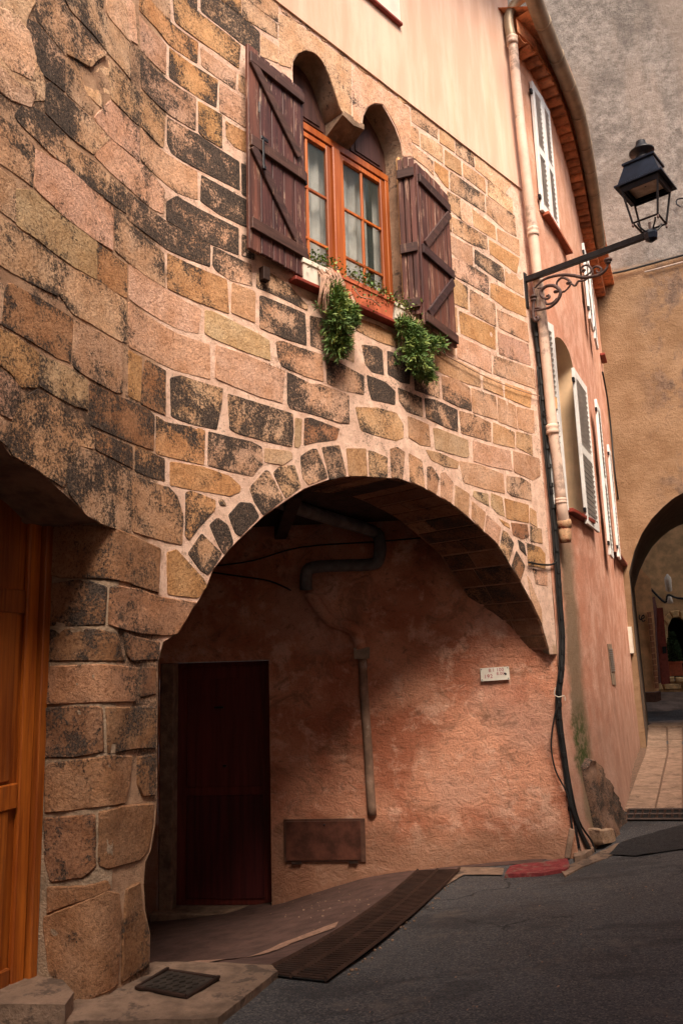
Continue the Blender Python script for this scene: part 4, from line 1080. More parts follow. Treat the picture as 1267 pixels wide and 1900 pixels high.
tw = HOUSE.tan((sL + sR) / 2); HIN = Vector((-tw[1], tw[0], 0)); HR3 = Matrix(((tw[0], -tw[1], 0), (tw[1], tw[0], 0), (0, 0, 1)))
def hbox(bx, s0, s1, z0, z1, d0, d1, bev=.004):
    c = (HOUSE.at(s0, z0) + HIN * d0 + HOUSE.at(s1, z1) + HIN * d1) / 2; bx.box(c, (abs(s1 - s0), abs(d1 - d0), abs(z1 - z0)), HR3, bev); return bx
hw = hbox(hbox(hbox(B(), sL, sL + .06, zb2, zs2 + .1, .2, .25), sR - .06, sR, zb2, zs2 + .1, .2, .25), (sL + sR) / 2 - .04, (sL + sR) / 2 + .04, zb2, zs2 + .2, .2, .25).build('window', MWH, H2)
hbox(B(), sL, sR, zb2, zs2 + rise, .255, .265, 0).build('pane', MG, hw); hbox(B(), sL - .1, sR + .1, zb2 - .1, zs2 + rise + .1, .30, .9, 0).build('room_shade_box', MBL, H2)  # black box paints the unlit room behind the pane
def sill(px0, py0, px1, py1, m=MSL):
    a = hp(px0, py0); b = hp(px1, py1); z = (a[1] + b[1]) / 2; p = HOUSE.at(a[0], z, .03); q = HOUSE.at(b[0], z, .03); d = q - p
    return B().box((p + q) / 2, (d.length, .12, .04), Matrix.Rotation(math.atan2(d.y, d.x), 3, 'Z'), .004).build('window_sill', m, H2)
sill(1047, 940, 1090, 977); sill(1003, 393, 1049, 476, simple('brick_sill', (.36, .09, .04), .7)); sill(1110, 640, 1118, 690); sill(1138, 1030, 1158, 1052)
_sl = {}
def louver(p, q, z0, z1, off=.05, name='louvred_shutter'):
    """p,q: path positions of the leaf's ends; slats are pieces of the leaf"""
    a = HOUSE.at(p, 0, off); b = HOUSE.at(q, 0, off); d = b - a; w_ = d.length; R4 = Matrix.Rotation(math.atan2(d.y, d.x), 4, 'Z'); M0 = Matrix.Translation(a) @ R4
    def bb_(nm, lst, m, par):
        k = B();
        for c, s_ in lst: k.box(c, s_, None, .003)
        k.v = [M0 @ x for x in k.v]; return k.build(nm, m, par)
    h = z1 - z0; st = .065
    root = bb_(name, [((st / 2, 0, z0 + h / 2), (st, .035, h)), ((w_ - st / 2, 0, z0 + h / 2), (st, .035, h))], MWH, H2)
    zm = z0 + h * .48
    for z in (z0 + .05, zm, z1 - .05): bb_('rail', [((w_ / 2, 0, z), (w_ - 2 * st, .030, .10))], MWH, root)
    bb_('slat_shade_board', [((w_ / 2, .012, z0 + h / 2), (w_ - 2 * st, .006, h - .1))], simple('slat_shadow_board', (.20, .19, .18), .8) if 'bb' not in _sl else _sl['bb'], root)  # grey board painted as the shade between the slats
    key = round(w_, 2)
    if key not in _sl:
        k = B().box((0, 0, 0), (w_ - 2 * st, .030, .007), Matrix.Rotation(math.radians(-38), 3, 'X'), 0); me = bpy.data.meshes.new('slat'); me.from_pydata(k.v, [], k.f); me.materials.append(MWH); _sl[key] = me
    n = int(h / .066)
    for i in range(n):
        z = z0 + .11 + (h - .22) * i / (n - 1)
        if abs(z - zm) < .06: continue
        shared('slat', _sl[key], M0 @ Matrix.Translation((w_ / 2, -.004, z)), root)
    bb_('hinge', [((-.02, 0, z0 + .15), (.05, .03, .05)), ((-.02, 0, z1 - .15), (.05, .03, .05))], MIR, root)
    return root
_sl['bb'] = simple('slat_gap_shade', (.20, .19, .18), .8)
a0 = (hp(975, 146)[0] + hp(1003, 391)[0]) / 2; a1 = (hp(1010, 221)[0] + hp(1036, 448)[0]) / 2
zt1 = hp(975, 146)[1]; zb1 = (hp(1003, 391)[1] + hp(1036, 448)[1]) / 2
louver(a0, (a0 + a1) / 2 - .004, zb1, zt1, .03); louver((a0 + a1) / 2 + .004, a1, zb1, zt1, .03)
lw = .50
zt2 = hp(1060, 680, .06)[1]; zb2b = hp(1088, 972, .06)[1]
louver(.09, .425, zb2 + .02, zs2 + .25, .034)
s2r = (hp(1061, 682, .06)[0] + hp(1088, 972, .06)[0]) / 2; s2e = (hp(1083, 700, .06)[0] + hp(1110, 985, .06)[0]) / 2
louver(s2r, s2e, zb2b, zt2, .06)
for (x0, y0, x1, y1) in ((1103, 738, 1131, 1030), (1122, 808, 1150, 1040), (1070, 410, 1101, 622), (1081, 440, 1109, 655)):
    a = hp(x0, y0, .08); b = hp(x1, y1, .08); s_ = (a[0] + b[0]) / 2; print('leaf', s_, a, b)
    louver(s_, s_ + .50, b[1], a[1], .08)
# eave of stepped tiles, roof slab and gutter
gc = [(986, -30), (990.6, 0), (1019, 74), (1049, 147), (1067, 195), (1079, 240), (1093, 313), (1102, 369), (1113, 461)]
gp_ = [atz(x, y, EZ + .10) for x, y in gc]; gl = smoothline(gp_, 5)
tile = None; s_ = .02
while s_ < HE - .1:
    r = .080; k = B(); n = 6
    if tile is None:
        for j in range(n + 1):
            a = math.pi * j / n
            for y in (0, .225): k.v.append(Vector((r * math.cos(a), y, -r * .55 * math.sin(a)))); k.v.append(Vector((r * .86 * math.cos(a), y, -r * .42 * math.sin(a))))
        for j in range(n):
            b = 4 * j; k.f += [[b, b + 4, b + 6, b + 2], [b + 1, b + 3, b + 7, b + 5], [b + 2, b + 6, b + 7, b + 3], [b, b + 1, b + 5, b + 4]]
        tile = bpy.data.meshes.new('eave_tile'); tile.from_pydata(k.v, [], k.f); tile.materials.append(MTL)
    p = HOUSE.at(s_, EZ + .01, -.06); n_ = Vector((*(HOUSE.xy(s_, 1) - HOUSE.xy(s_, 0)), 0)); an = math.atan2(n_.y, n_.x) - math.pi / 2
    shared('eave_tile', tile, Matrix.Translation(p) @ Matrix.Rotation(an + random.uniform(-.03, .03), 4, 'Z') @ Matrix.Rotation(random.uniform(-.02, .03), 4, 'X'), H2)
    s_ += .195
rv = []; N_ = 40
for k in range(N_ + 1):
    q = -.10 + (HE + .05) * k / N_
    for off, z in ((-.35, EZ + .035), (.165, EZ + .035), (.165, EZ + .20), (.34, EZ + .20), (.34, EZ + .235), (-3.5, EZ + 1.5)): rv.append(HOUSE.at(q, z, off) if off > -1 else HOUSE.at(q, z, 0) + Vector((-3.2, 1.2, 0)))
rf = [[6 * k + j, 6 * k + 6 + j, 6 * k + 7 + j, 6 * k + 1 + j] for k in range(N_) for j in range(5)]
mesh('roof', rv, rf, MTL, H2)
gut_ = B().tube(gl, .088, 14).build('gutter', MZN, H2, True)
acc = 0
for i in range(1, len(gl)):
    acc += (gl[i] - gl[i - 1]).length
    if acc > .55:
        acc = 0; d = (gl[i] - gl[i - 1]).normalized(); B().tube([gl[i] - d * .018, gl[i] + d * .018], .094, 14).build('gutter_joint', MZN, gut_, True)
# painted downpipe in the corner
pc = [(950, 74), (958, 160), (967, 250), (978, 345), (990, 450), (1000, 545), (1011, 650), (1025, 800), (1032, 850), (1041, 935)]
dp = [OUT.at(*wp(OUT, x, y, .105), .105) for x, y in pc]; dp = smoothline(dp, 3)
pipe = B().tube(dp, .052, 14).build('downpipe', MPP, H2, True)
tp_ = [dp[0] + Vector((-.0, 0, -.02))] + [onplane(x, y, dp[0], 120) for x, y in ((944, 50), (944, 28), (955, 8), (972, -6), (990, -14))]
B().tube(smoothline([Vector(p) for p in tp_], 4), .054, 12).build('pipe_elbow', MZN, pipe, True)
def collar(px, py, r=.064, h=.05, m=MPP):
    p = OUT.at(*wp(OUT, px, py, .105), .105); B().lathe(p, [(r * .85, -h), (r, -h * .8), (r, -h * .3), (r * .9, 0), (r, h * .3), (r, h * .8), (r * .85, h)], 14).build('collar', m, pipe, True)
collar(949.5, 76); collar(988, 431); collar(1024, 797); collar(1040, 930, .06, .03)
lo = OUT.at(*wp(OUT, 1043, 950, .105), .105); lo2 = HOUSE.at(*hp(1046, 972, .09), .09); lo3 = HOUSE.at(*hp(1045, 992, .07), .07)
B().tube(smoothline([dp[-1], lo, lo2], 4), .056, 12).build('pipe_foot', MPP, pipe, True)
B().lathe(lo2, [(.05, -.19), (.06, -.15), (.066, -.06), (.060, -.045), (.072, -.04), (.074, .02), (.066, .04), (.055, .045)], 14).build('pipe_cap', simple('rusty_cap', (.50, .30, .17), .7, .4, 20, .3, dirt=(.28, .06, .03)), pipe, True)
# brown pipe and box at the far end of the house
ep = [HOUSE.at(*hp(x, y, .03), .03) for x, y in ((1160, 1075), (1172, 1160), (1184, 1250), (1195, 1335))]
B().tube(smoothline(ep, 3), .035, 8).build('far_downpipe', simple('brown_pipe', (.24, .15, .10), .6), H2, True)
def prism(name, pl, path, d0, d1, m, parent):
    pl = [wp(path, x, y, 0) for x, y in pl]; n = len(pl); v = [path.at(a, b, d1) for a, b in pl] + [path.at(a, b, d0) for a, b in pl]
    o = mesh(name, v, [list(range(n))] + [[i, i + n, (i + 1) % n + n, (i + 1) % n] for i in range(n)], m, parent); return o
mb = prism('meter_box', pxpoly("1163,1163 1170,1163 1175,1210 1168,1212"), HOUSE, 0, .06, MWP, None); tag(mb, 'small white meter box fixed near the far end of the salmon wall', 'meter box')
vt = prism('wall_vent', pxpoly("1125,1195 1132,1195 1141,1272 1134,1270"), HOUSE, 0, .012, MGM, H2)
for k in range(12):
    y = 1204 + k * 3.6; x = 1125.6 + (y - 1195) * .115; prism('vent_slot', [(x, y), (x + 6.6, y - .2), (x + 6.9, y + 2), (x + .3, y + 2.2)], HOUSE, .01, .020, MSLV, vt)
# guard stone and damp foot at the corner
def pblob(name, pxs, m, prot, path=POR, parent=None, **k):
    pl = [wp(path, x, y, 0) for x, y in pxpoly(pxs)]; return blob(pl, path, name, parent, m, prot, offx=(lambda a, b: flare(a, b) if path is POR else 0), **k)
gs = pblob('guard_stone', "1074,1422 1084,1406 1098,1410 1112,1440 1128,1482 1142,1530 1148,1566 1115,1576 1090,1545 1082,1480", MS, .06, inset=.05, rough=.035)
gs.color = (.26, .155, .11, .66); tag(gs, 'dark worn guard stone leaning on the house corner above the street', 'stone')
st2 = pblob('foot_stone', "1078,1535 1106,1532 1108,1562 1084,1566", MS, .10, inset=.02, rough=.015); st2.color = (.42, .30, .22, .1); tag(st2, 'pale block at the cable foot beside the guard stone', 'stone')
bx = B(); p = POR.at(*wp(POR, 1056, 1565, .12), .12); bx.box(p, (.05, .03, .26), Matrix.Rotation(.25, 3, 'Y'), .006); pk = bx.build('leaning_plank', MSC, None); tag(pk, 'short pale board leaning beside the black cables at the wall foot', 'board')
fs = flat('flat_stone', gpoly("1064,1588 1090,1578 1102,1583 1082,1597 1066,1601"), MSC, None, .05, .05, .05, .005); tag(fs, 'flat grey stone slab on the ground under the black cables', 'stone')
# ------------------------------------------------------------------ tower with the passage
T0 = np.array([5.06, 14.28]); TW = Path([T0 - head(111) * 7, T0, T0 + head(111) * 8]); sT = 7.0
TP = empty('passage_tower', (*T0, 0), 'high roughcast tower wall spanning the alley with an arched passage', 'tower')
def tp2(px, py): return wp(TW, px, py, 0)
ta = [tp2(*q) for q in ((1166, 1062), (1176, 1022), (1190, 990), (1208, 963), (1230, 940), (1248, 925), (1267, 914))]
l = ta[-1]; j0 = (tp2(1182, 1180)[0], 1.9)
tout = [(ta[0][0] + .02, -.5), (ta[0][0], 1.6)] + ta + [(l[0] + .35, l[1] + .10), (l[0] + .8, l[1] + .06), (l[0] + 1.2, l[1] - .25), (l[0] + 1.55, l[1] - .8), (l[0] + 1.7, l[1] - 1.6), (l[0] + 1.7, -.5)]
sheet('roughcast_wall', TW, [(0, -.6), (0, 20), (15, 20), (15, -.6)], [tout], .25, MT, TP, 0, .02, 1.6)
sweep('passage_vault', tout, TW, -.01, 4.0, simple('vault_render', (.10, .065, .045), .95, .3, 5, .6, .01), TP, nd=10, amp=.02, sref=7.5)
mesh('tower_back', [Vector((*(T0 - head(111) * 7 + head(21) * 4.1), z)) for z in (4.8, 20)] + [Vector((*(T0 + head(111) * 8 + head(21) * 4.1), z)) for z in (20, 4.8)], [[0, 1, 2, 3]], MT, TP)
tc = B().tube(smoothline([TW.at(*tp2(x, y), .06) for x, y in ((1100, 515), (1150, 507), (1200, 494), (1240, 483), (1290, 470))], 4), .02, 6).build('wall_cable', MCB, None); tag(tc, 'black cable running across the roughcast tower wall behind the lamp', 'cable')
tcc = B().tube(smoothline([TW.at(*tp2(x, y), .05) for x, y in ((1195, 507), (1230, 498), (1290, 482))], 4), .014, 6).build('pale_cable', simple('pale_cable_grey', (.35, .28, .24)), tc)
hk = B().tube(smoothline([TW.at(*tp2(x, y), .08) for x, y in ((1262, 388), (1254, 382), (1256, 374), (1270, 372), (1290, 376))], 4), .014, 6).build('iron_hook', MIR, None); tag(hk, 'small iron hook high on the tower wall right of the lamp', 'hook')
# ------------------------------------------------------------------ court beyond the passage
flat('court_paving', gpoly('1185,1344 1300,1342 1310,1268 1186,1272'), simple('court_floor', (.17, .12, .095), .9, .4, 3, .6, .02), None, .02, 0, .5, .01, 'structure')
FP = np.array([7.4, 21.5]); FW = Path([FP - head(104) * 3, FP, FP + head(104) * 8])
FH = empty('court_house', (*FP, .5), 'ochre house with stone-arched doorway seen through the passage', 'house')
def fpx(px, py, d=0): return wp(FW, px, py, d)
nic = [fpx(*q) for q in ((1240, 1262), (1238, 1165), (1241, 1151), (1250, 1144), (1262, 1146), (1274, 1156), (1275, 1262))]
sheet('ochre_wall', FW, [(0, 0), (0, 7), (11, 7), (11, 0)], [nic], .3, MHW, FH, 0, .02, 2)
sweep('doorway_reveal', nic, FW, 0, .45, simple('doorway_stone', (.16, .09, .045), .9), FH, nd=2, amp=0)
mesh('doorway_shade', [FW.at(a, b, -.45) for a, b in nic], [list(range(len(nic)))], MBL, FH)  # black sheet painting the shade inside the doorway
MQ = simple('ochre_stone', (.62, .40, .19), .9, .3, 8, .6, .01)
for q in ("1229,1150 1240,1136 1246,1146 1239,1160", "1242,1134 1258,1132 1258,1145 1247,1147", "1260,1134 1280,1140 1280,1158 1262,1148", "1229,1154 1237,1164 1238,1185 1230,1185", "1231,1187 1238,1187 1240,1212 1232,1212"):
    o = blob([fpx(x, y) for x, y in pxpoly(q)], FW, 'arch_block', FH, MQ, .05, inset=.02, step=.12)
for q in ("1206,1268 1225,1266 1230,1280 1206,1284", "1232,1256 1250,1255 1250,1266 1233,1267", "1252,1256 1280,1256 1280,1266 1252,1266", "1232,1268 1262,1268 1262,1279 1232,1280", "1264,1268 1290,1267 1290,1279 1264,1279"):
    blob([fpx(x, y) for x, y in pxpoly(q)], FW, 'plinth_stone', FH, MQ, .12, inset=.03, step=.12)
def fprism(name, q, p, az, th, m, par):
    pl = [onplane(x, y, p, az) for x, y in pxpoly(q)]; h = head(az); nn = Vector((-h[1], h[0], 0)); v = [Vector(a) for a in pl] + [Vector(a) + nn * th for a in pl]; n = len(pl)
    return mesh(name, v, [list(range(n)), list(range(n, 2 * n))[::-1]] + [[i, i + n, (i + 1) % n + n, (i + 1) % n] for i in range(n)], m, par)
sw = fprism('side_wall', "1175,1040 1206,1075 1214,1160 1222,1295 1188,1300 1178,1150", (6.9, 20.2), 80, .5, simple('sunlit_ochre', (.70, .38, .18), .92, .25, 4, .5, .01), FH)
for k in range(13):
    y = 1136 + k * 11; x = 1202 + (y - 1136) * .105; fprism('edge_brick', f"{x},{y} {x+5},{y-1} {x+6},{y+8.5} {x+1},{y+9.5}", (6.85, 20.1), 80, .06, simple('edge_brick_red', (.38, .15, .07)) if k == 0 else bpy.data.materials['edge_brick_red'], FH)
sc_ = [Vector(onplane(x, y, (6.84, 20.05), 80)) for x, y in ((1186, 1141), (1185, 1147), (1188, 1150), (1190, 1144), (1193, 1141), (1194, 1146), (1190, 1149), (1192, 1153), (1196, 1151))]
ir = B().tube(smoothline(sc_, 4), .014, 6).build('wall_scroll', MIR, None); tag(ir, 'small black scroll ornament on the ochre wall beyond the passage', 'ornament')
dl_ = fprism('door_leaf', "1205,1118 1214,1107 1218,1128 1228,1266 1217,1270", (7.0, 20.0), 60, .05, MRD, FH)
dr_ = fprism('door_leaf', "1218,1128 1229,1127 1234,1180 1243,1268 1227,1270 1220,1190", (7.2, 20.4), 95, .05, simple('red_door', (.26, .05, .03), .5), FH)
fprism('lock_plate', "1228,1200 1235,1199 1236,1212 1229,1213", (7.19, 20.35), 95, .02, MBK, dr_)
wl = fpx(1236, 1090); lmp = empty('court_lamp', FW.at(wl[0], wl[1], .25), 'small pale wall lamp above the ochre doorway beyond the passage', 'lamp')
c0 = FW.at(*fpx(1236, 1086), .3); B().lathe(c0, [(.04, -.20), (.08, -.16), (.09, .10), (.08, .18), (.04, .23), (.02, .27)], 12).build('lamp_globe', MWP, lmp, True)
B().lathe(c0 - Vector((0, 0, .42)), [(.05, -.08), (.08, -.06), (.05, .05), (.04, .10)], 12).build('lamp_shade', MWP, lmp, True)
B().tube([c0 - Vector((0, 0, .4)), FW.at(*fpx(1232, 1118), .05)], .03, 6).build('lamp_arm', MIR, lmp)
fc = B().tube(smoothline([FW.at(*fpx(x, y), .06) for x, y in ((1205, 1092), (1232, 1118), (1238, 1104), (1255, 1110), (1290, 1112))], 4), .03, 6).build('court_cable', MCB, None); tag(fc, 'dark cable strung along the ochre court wall by the small lamp', 'cable')
def box3(name, c, size, az, m, par=None, bev=.01): return B().box(c, size, Matrix.Rotation(-math.radians(az) + math.pi / 2, 3, 'Z'), bev).build(name, m, par)
q = onplane(1252, 1240, FW.at(3.2, 0, .45)[:2], 104); zt_ = onplane(1252, 1229, q, 104)[2]; zb_ = onplane(1252, 1254, q, 104)[2]
tb = box3('terracotta_planter', (q[0], q[1], (zt_ + zb_) / 2), (.30, .28, zt_ - zb_), 104, MTC); tag(tb, 'square terracotta pot in the court doorway beyond the passage', 'planter')
box3('pot_rim', (q[0], q[1], zt_), (.34, .32, .05), 104, MTC, tb)
zc3 = onplane(1252, 1172, q, 104)[2]; tpn = B(); rnd = random.Random(4)
for k in range(1400):
    t = rnd.random(); a = rnd.uniform(0, 6.283); r = (.05 + .13 * math.sin(min(1, (1 - t) * 1.3) * 1.57)) * rnd.uniform(.75, 1.08); z = zt_ + t * (zc3 - zt_)
    c = Vector((q[0] + r * math.cos(a), q[1] + r * math.sin(a), z)); d = Vector((rnd.gauss(0, 1), rnd.gauss(0, 1), rnd.gauss(0, 1))).normalized() * .035; e = d.cross(Vector((rnd.gauss(0, 1), rnd.gauss(0, 1), 1))).normalized() * .02
    tpn.add([c - e, c + e, c + d], [[0, 1, 2]])
tpn = tpn.build('clipped_shrub', MTN, None); tag(tpn, 'clipped conical green shrub growing in the terracotta court pot', 'shrub')
tb2 = None
pA = onplane(1190, 1300, (6.5, 18.9), 100); pB = onplane(1224, 1296, (6.5, 18.9), 100); cz = (pA + pB) / 2
wt_ = fprism('wooden_trough', "1191,1285 1214,1285 1216,1303 1193,1303", (6.5, 18.9), 100, .5, simple('trough_brown', (.12, .055, .035)), None); tag(wt_, 'low brown trough standing on the ground beyond the passage', 'trough')
fprism('trough_side', "1214.5,1285 1225,1283 1226,1299 1216.5,1303", (6.5, 18.9), 100, .3, bpy.data.materials['trough_brown'], wt_)
# ------------------------------------------------------------------ unseen row added behind the viewer to shade the street
OH = empty('unseen_shade_row', (4.8, 5.0, 0), 'plain ochre house row added unseen behind the viewer to shade the street', 'house')
op = [(-6.5, -7.5), (-2.2, -3.6), (3.2, 1.2), (7.6, 6.4), (9.2, 12.0), (10.4, 19)]; op = [np.array(p, float) for p in op]
OP = Path(op[::-1]); ohh = 8.8
holes = []
for k in range(6):
    s0 = 1.6 + k * 4.0; holes += [[(s0, 6.4), (s0, 7.7), (s0 + .9, 7.7), (s0 + .9, 6.4)]]
    holes += [[(s0, 3.9), (s0, 5.3), (s0 + .9, 5.3), (s0 + .9, 3.9)], [(s0, 1.2), (s0, 2.6), (s0 + .9, 2.6), (s0 + .9, 1.2)]]
sheet('rendered_wall', OP, [(0, -.5), (0, ohh), (OP.S[-1], ohh), (OP.S[-1], -.5)], holes, .5, MOP, OH, 0, .01, 1)
for h in holes: mesh('window', [OP.at(a, b, -.15) for a, b in h], [[0, 1, 2, 3]], MG, OH)
back = Path([p + np.array([6, -5.0]) for p in op[::-1]])
v = []
for q_ in np.linspace(0, 1, 8): v += [OP.at(q_ * OP.S[-1], ohh, .3), back.at(q_ * back.S[-1], ohh + 1.2)]
mesh('roof', v, [[2 * k, 2 * k + 2, 2 * k + 3, 2 * k + 1] for k in range(7)], MTL, OH)
# ------------------------------------------------------------------ street lamp on its scrolled bracket
LB = FRONT.at(S_C - .06, 5.50, 0); LN = Vector((math.cos(math.radians(43.2)), -math.sin(math.radians(43.2)), 0))
LAMP = empty('street_lamp', LB, 'black four-sided street lantern on a scrolled iron wall bracket', 'street lamp')
def lpx(px, py): return Vector(onplane(px, py, LB, 133.2))
LC = Vector((3.0, 6.94, 0)); armL = (Vector((LC.x, LC.y, 0)) - Vector((LB.x, LB.y, 0))).length
ad = (Vector((LC.x, LC.y, 0)) - Vector((LB.x, LB.y, 0))).normalized(); aR = Matrix.Rotation(math.atan2(ad.y, ad.x), 3, 'Z')
B().box(LB + ad * armL / 2, (armL, .045, .06), aR, .003).build('arm', MIR, LAMP)
B().box(LB + Vector((0, 0, -.12)), (.02, .06, .40), aR, .003).build('wall_plate', MIR, LAMP)
def zl_(pts): return [(965 + a / 6.335, 440 + b / 6.335) for a, b in pts]
SCR = [([(170,600),(230,530),(330,475),(480,445),(620,452),(740,475),(860,460),(950,430),(1010,370),(1028,300),(1025,250)], .016),
 ([(130,870),(250,850),(350,820),(430,750),(470,660),(440,600),(380,570),(300,580),(240,640),(250,700),(310,725),(345,700),(325,675)], .017),
 ([(430,600),(430,530),(480,480),(540,490),(590,540),(550,610),(490,650)], .012), ([(590,540),(640,572),(680,520),(750,510),(800,480)], .011),
 ([(700,470),(790,440),(835,385),(790,330),(730,345),(712,390),(740,412),(765,385)], .010), ([(850,440),(850,370),(900,345),(950,372),(940,412),(900,412),(893,385)], .011),
 ([(150,590),(165,700),(150,800),(150,880),(155,950),(185,985),(212,960),(195,935),(180,950)], .016), ([(290,740),(310,785),(380,770),(425,715)], .012), ([(200,600),(260,600),(245,640)], .010), ([(170,840),(210,830),(260,845)], .013)]
for pts_, r in SCR:
    q = smoothline([lpx(x, y) for x, y in zl_(pts_)], 5); n = len(q); B().tube(q, [r * (.6 + .5 * math.sin(math.pi * min(1, (i + 1) / n * 1.05))) for i in range(n)], 8).build('scroll', MRU, LAMP, True)
for (x, y, r) in ((1028, 270, .04), (1028, 300, .028), (150, 700, .035), (150, 740, .03), (510, 640, .018), (320, 690, .02), (745, 385, .018), (570, 540, .03), (420, 640, .03)):
    c = lpx(*zl_([(x, y)])[0]); B().lathe(c, [(r * .3, -r * .5), (r, -r * .2), (r, r * .2), (r * .3, r * .5)], 10).build('scroll_boss', MRU, LAMP, True)
def sq(z, r, tw_=5.0): return [Vector((LC.x + r * math.cos(math.radians(tw_ + 90 * k)), LC.y + r * math.sin(math.radians(tw_ + 90 * k)), z)) for k in range(4)]
def frus(b, lv):
    n0 = len(b.v)
    for z, r in lv: b.v += sq(z, r)
    for i in range(len(lv) - 1):
        for k in range(4): a = n0 + 4 * i + k; c = n0 + 4 * i + (k + 1) % 4; b.f.append([a, c, c + 4, a + 4])
    return b
Z1, Z2, Z3 = 5.61, 5.98, 6.20
hood = frus(B(), [(Z2 - .005, .20), (Z2 - .005, .315), (Z2 + .012, .315), (Z2 + .03, .275), (Z3, .195), (Z3 + .01, .215), (Z3 + .03, .215), (Z3 + .05, .08)]).build('hood', MLB, LAMP)
frus(B(), [(Z2 - .05, .245), (Z2 - .006, .262), (Z2 - .006, .235), (Z2 - .05, .225), (Z2 - .05, .245)]).build('hood_rim', MLB, LAMP)
frus(B(), [(Z2 + .01, .20), (Z2 + .015, .01)]).build('reflector', simple('reflector_pale', (.36, .29, .24), .5), LAMP)
frus(B(), [(Z2 - .03, .20), (Z2 - .03, .225), (Z2 - .006, .235), (Z2 - .006, .19)]).build('reflector_frame', MIR, LAMP)
c1 = sq(Z1, .165); c2 = sq(Z2 - .03, .24)
for k in range(4):
    B().tube([c1[k], c2[k]], .0115, 4).build('corner_post', MIR, LAMP); B().tube([c1[k], c1[(k + 1) % 4]], .011, 4).build('lower_rail', MIR, LAMP)
    B().lathe(c1[k] - Vector((0, 0, .03)), [(.006, -.015), (.011, -.005), (.009, .02)], 8).build('drop_finial', MRU, LAMP, True)
    o = c1[k] - LC; o.z = 0; ct = Vector((LC.x, LC.y, 5.5))
    B().tube(smoothline([c1[k] * .85 + c1[(k + 2) % 4] * .15, Vector((LC.x, LC.y, 0)) + o * .62 + Vector((0, 0, 5.575)), Vector((LC.x, LC.y, 0)) + o * .35 + Vector((0, 0, 5.535)), ct + o * .12 + Vector((0, 0, .015))], 4), .009, 6).build('cradle_rod', MIR, LAMP, True)
B().lathe(Vector((LC.x, LC.y, 5.495)), [(.02, -.075), (.058, -.05), (.066, 0), (.055, .035), (.02, .04)], 8).build('knuckle', MLB, LAMP)
B().tube([Vector((LC.x, LC.y, 5.53)), Vector((LC.x, LC.y, 5.62))], .013, 8).build('burner_tube', MRU, LAMP)
B().lathe(Vector((LC.x, LC.y, Z3 + .04)), [(.075, 0), (.08, .05), (.06, .06), (.06, .10), (.115, .115), (.118, .13), (.07, .15), (.06, .19), (.045, .20), (.045, .235), (.03, .245)], 18).build('chimney_cap', MIR, LAMP, True)
# ------------------------------------------------------------------ cables at the corner
def cable(name, px, r, lab, path=None, off=.03, grp=None, sub=4, par=None):
    q = []
    for x, y in px:
        pa = path or (OUT if y < 1190 else POR); a, b = wp(pa, x, y, off); q.append(pa.at(a, b, off + (flare(a, b) if pa is POR else 0)))
    o = B().tube(smoothline(q, sub), r, 7).build(name, MCB, par, True)
    if par is None: tag(o, lab, 'cable', grp)
    return o
main = [(987, 590), (993, 622), (1000, 680), (1005, 740), (1013, 830), (1020, 900), (1028, 980), (1034, 1060), (1037, 1110), (1042, 1180), (1041, 1240), (1036, 1285), (1036, 1330), (1045, 1400), (1051, 1450), (1057, 1500), (1070, 1550), (1080, 1580)]
k1_ = cable('cable_bundle', main, .021, 'thick black cable bundle down the corner between stone and salmon walls')
cable('strand', [(x + 5, y) for x, y in main[:6]] + [(x + 4, y) for x, y in main[6:-3]] + [(1066, 1520), (1083, 1560), (1086, 1580)], .010, '', par=k1_)
cable('strand', [(x - 4, y) for x, y in main[2:-4]] + [(1052, 1490), (1056, 1545)], .009, '', par=k1_)
for i in range(1, len(main) - 2):
    for f_ in (.0, .5):
        x = lerp(main[i][0], main[i + 1][0], f_); y = lerp(main[i][1], main[i + 1][1], f_); pa = OUT if y < 1190 else POR; a, b = wp(pa, x, y, .03); p = pa.at(a, b, .035)
        B().tube([p - Vector((0, 0, .02)), p + Vector((0, 0, .02))], .027, 7).build('cable_clip', MCB, k1_)
cable('loose_cable', [(1037, 1300), (1027, 1335), (1022, 1385), (1030, 1430), (1048, 1468), (1054, 1500)], .008, 'thin loose black cable bowing out beside the bundle low on the pink wall', POR, .05)
cable('branch_cable', [(980, 1043), (1000, 1047), (1020, 1048), (1030, 1043), (1034, 1030)], .010, 'short black cable branching onto the stones beside the arch foot', OUT, .03)
cable('thin_wire', [(798, 640), (822, 656), (850, 672), (905, 701), (960, 723), (1002, 735)], .005, 'thin pale-brown wire sagging across the stones right of the window', FRONT, .03).data.materials[0] = MSM
cable('end_cable', [(1117, 690), (1126, 740), (1133, 800), (1140, 880), (1150, 950), (1158, 985), (1164, 1030)], .016, 'black cable dropping at the far end of the salmon house', HOUSE, .04)
cj = prism('junction_box', pxpoly("1150,958 1160,962 1165,985 1158,990 1152,975"), HOUSE, .02, .10, MIR, None); tag(cj, 'black junction box on the far cable above the passage arch', 'junction box')
jb = prism('detector_box', pxpoly("1006,735 1016,743 1017,762 1007,760"), OUT, .02, .10, MBX, None); tag(jb, 'small cream plastic box beside the downpipe halfway up the corner', 'box')
pj = OUT.at(*wp(OUT, 1011, 766, .06), .06); B().tube([pj + Vector((.03 * math.cos(a), 0, .03 * math.sin(a))) for a in np.linspace(0, 6.0, 12)], .006, 6).build('cable_ring', MIR, jb)
tie = B().tube(smoothline([POR.at(*wp(POR, x, y, .08), .08) for x, y in ((1030, 1275), (1028, 1288), (1036, 1293), (1046, 1291), (1048, 1300))], 4), .004, 5).build('cable_tie', MWP, None); tag(tie, 'pale twine tied round the black cables low on the corner', 'twine')
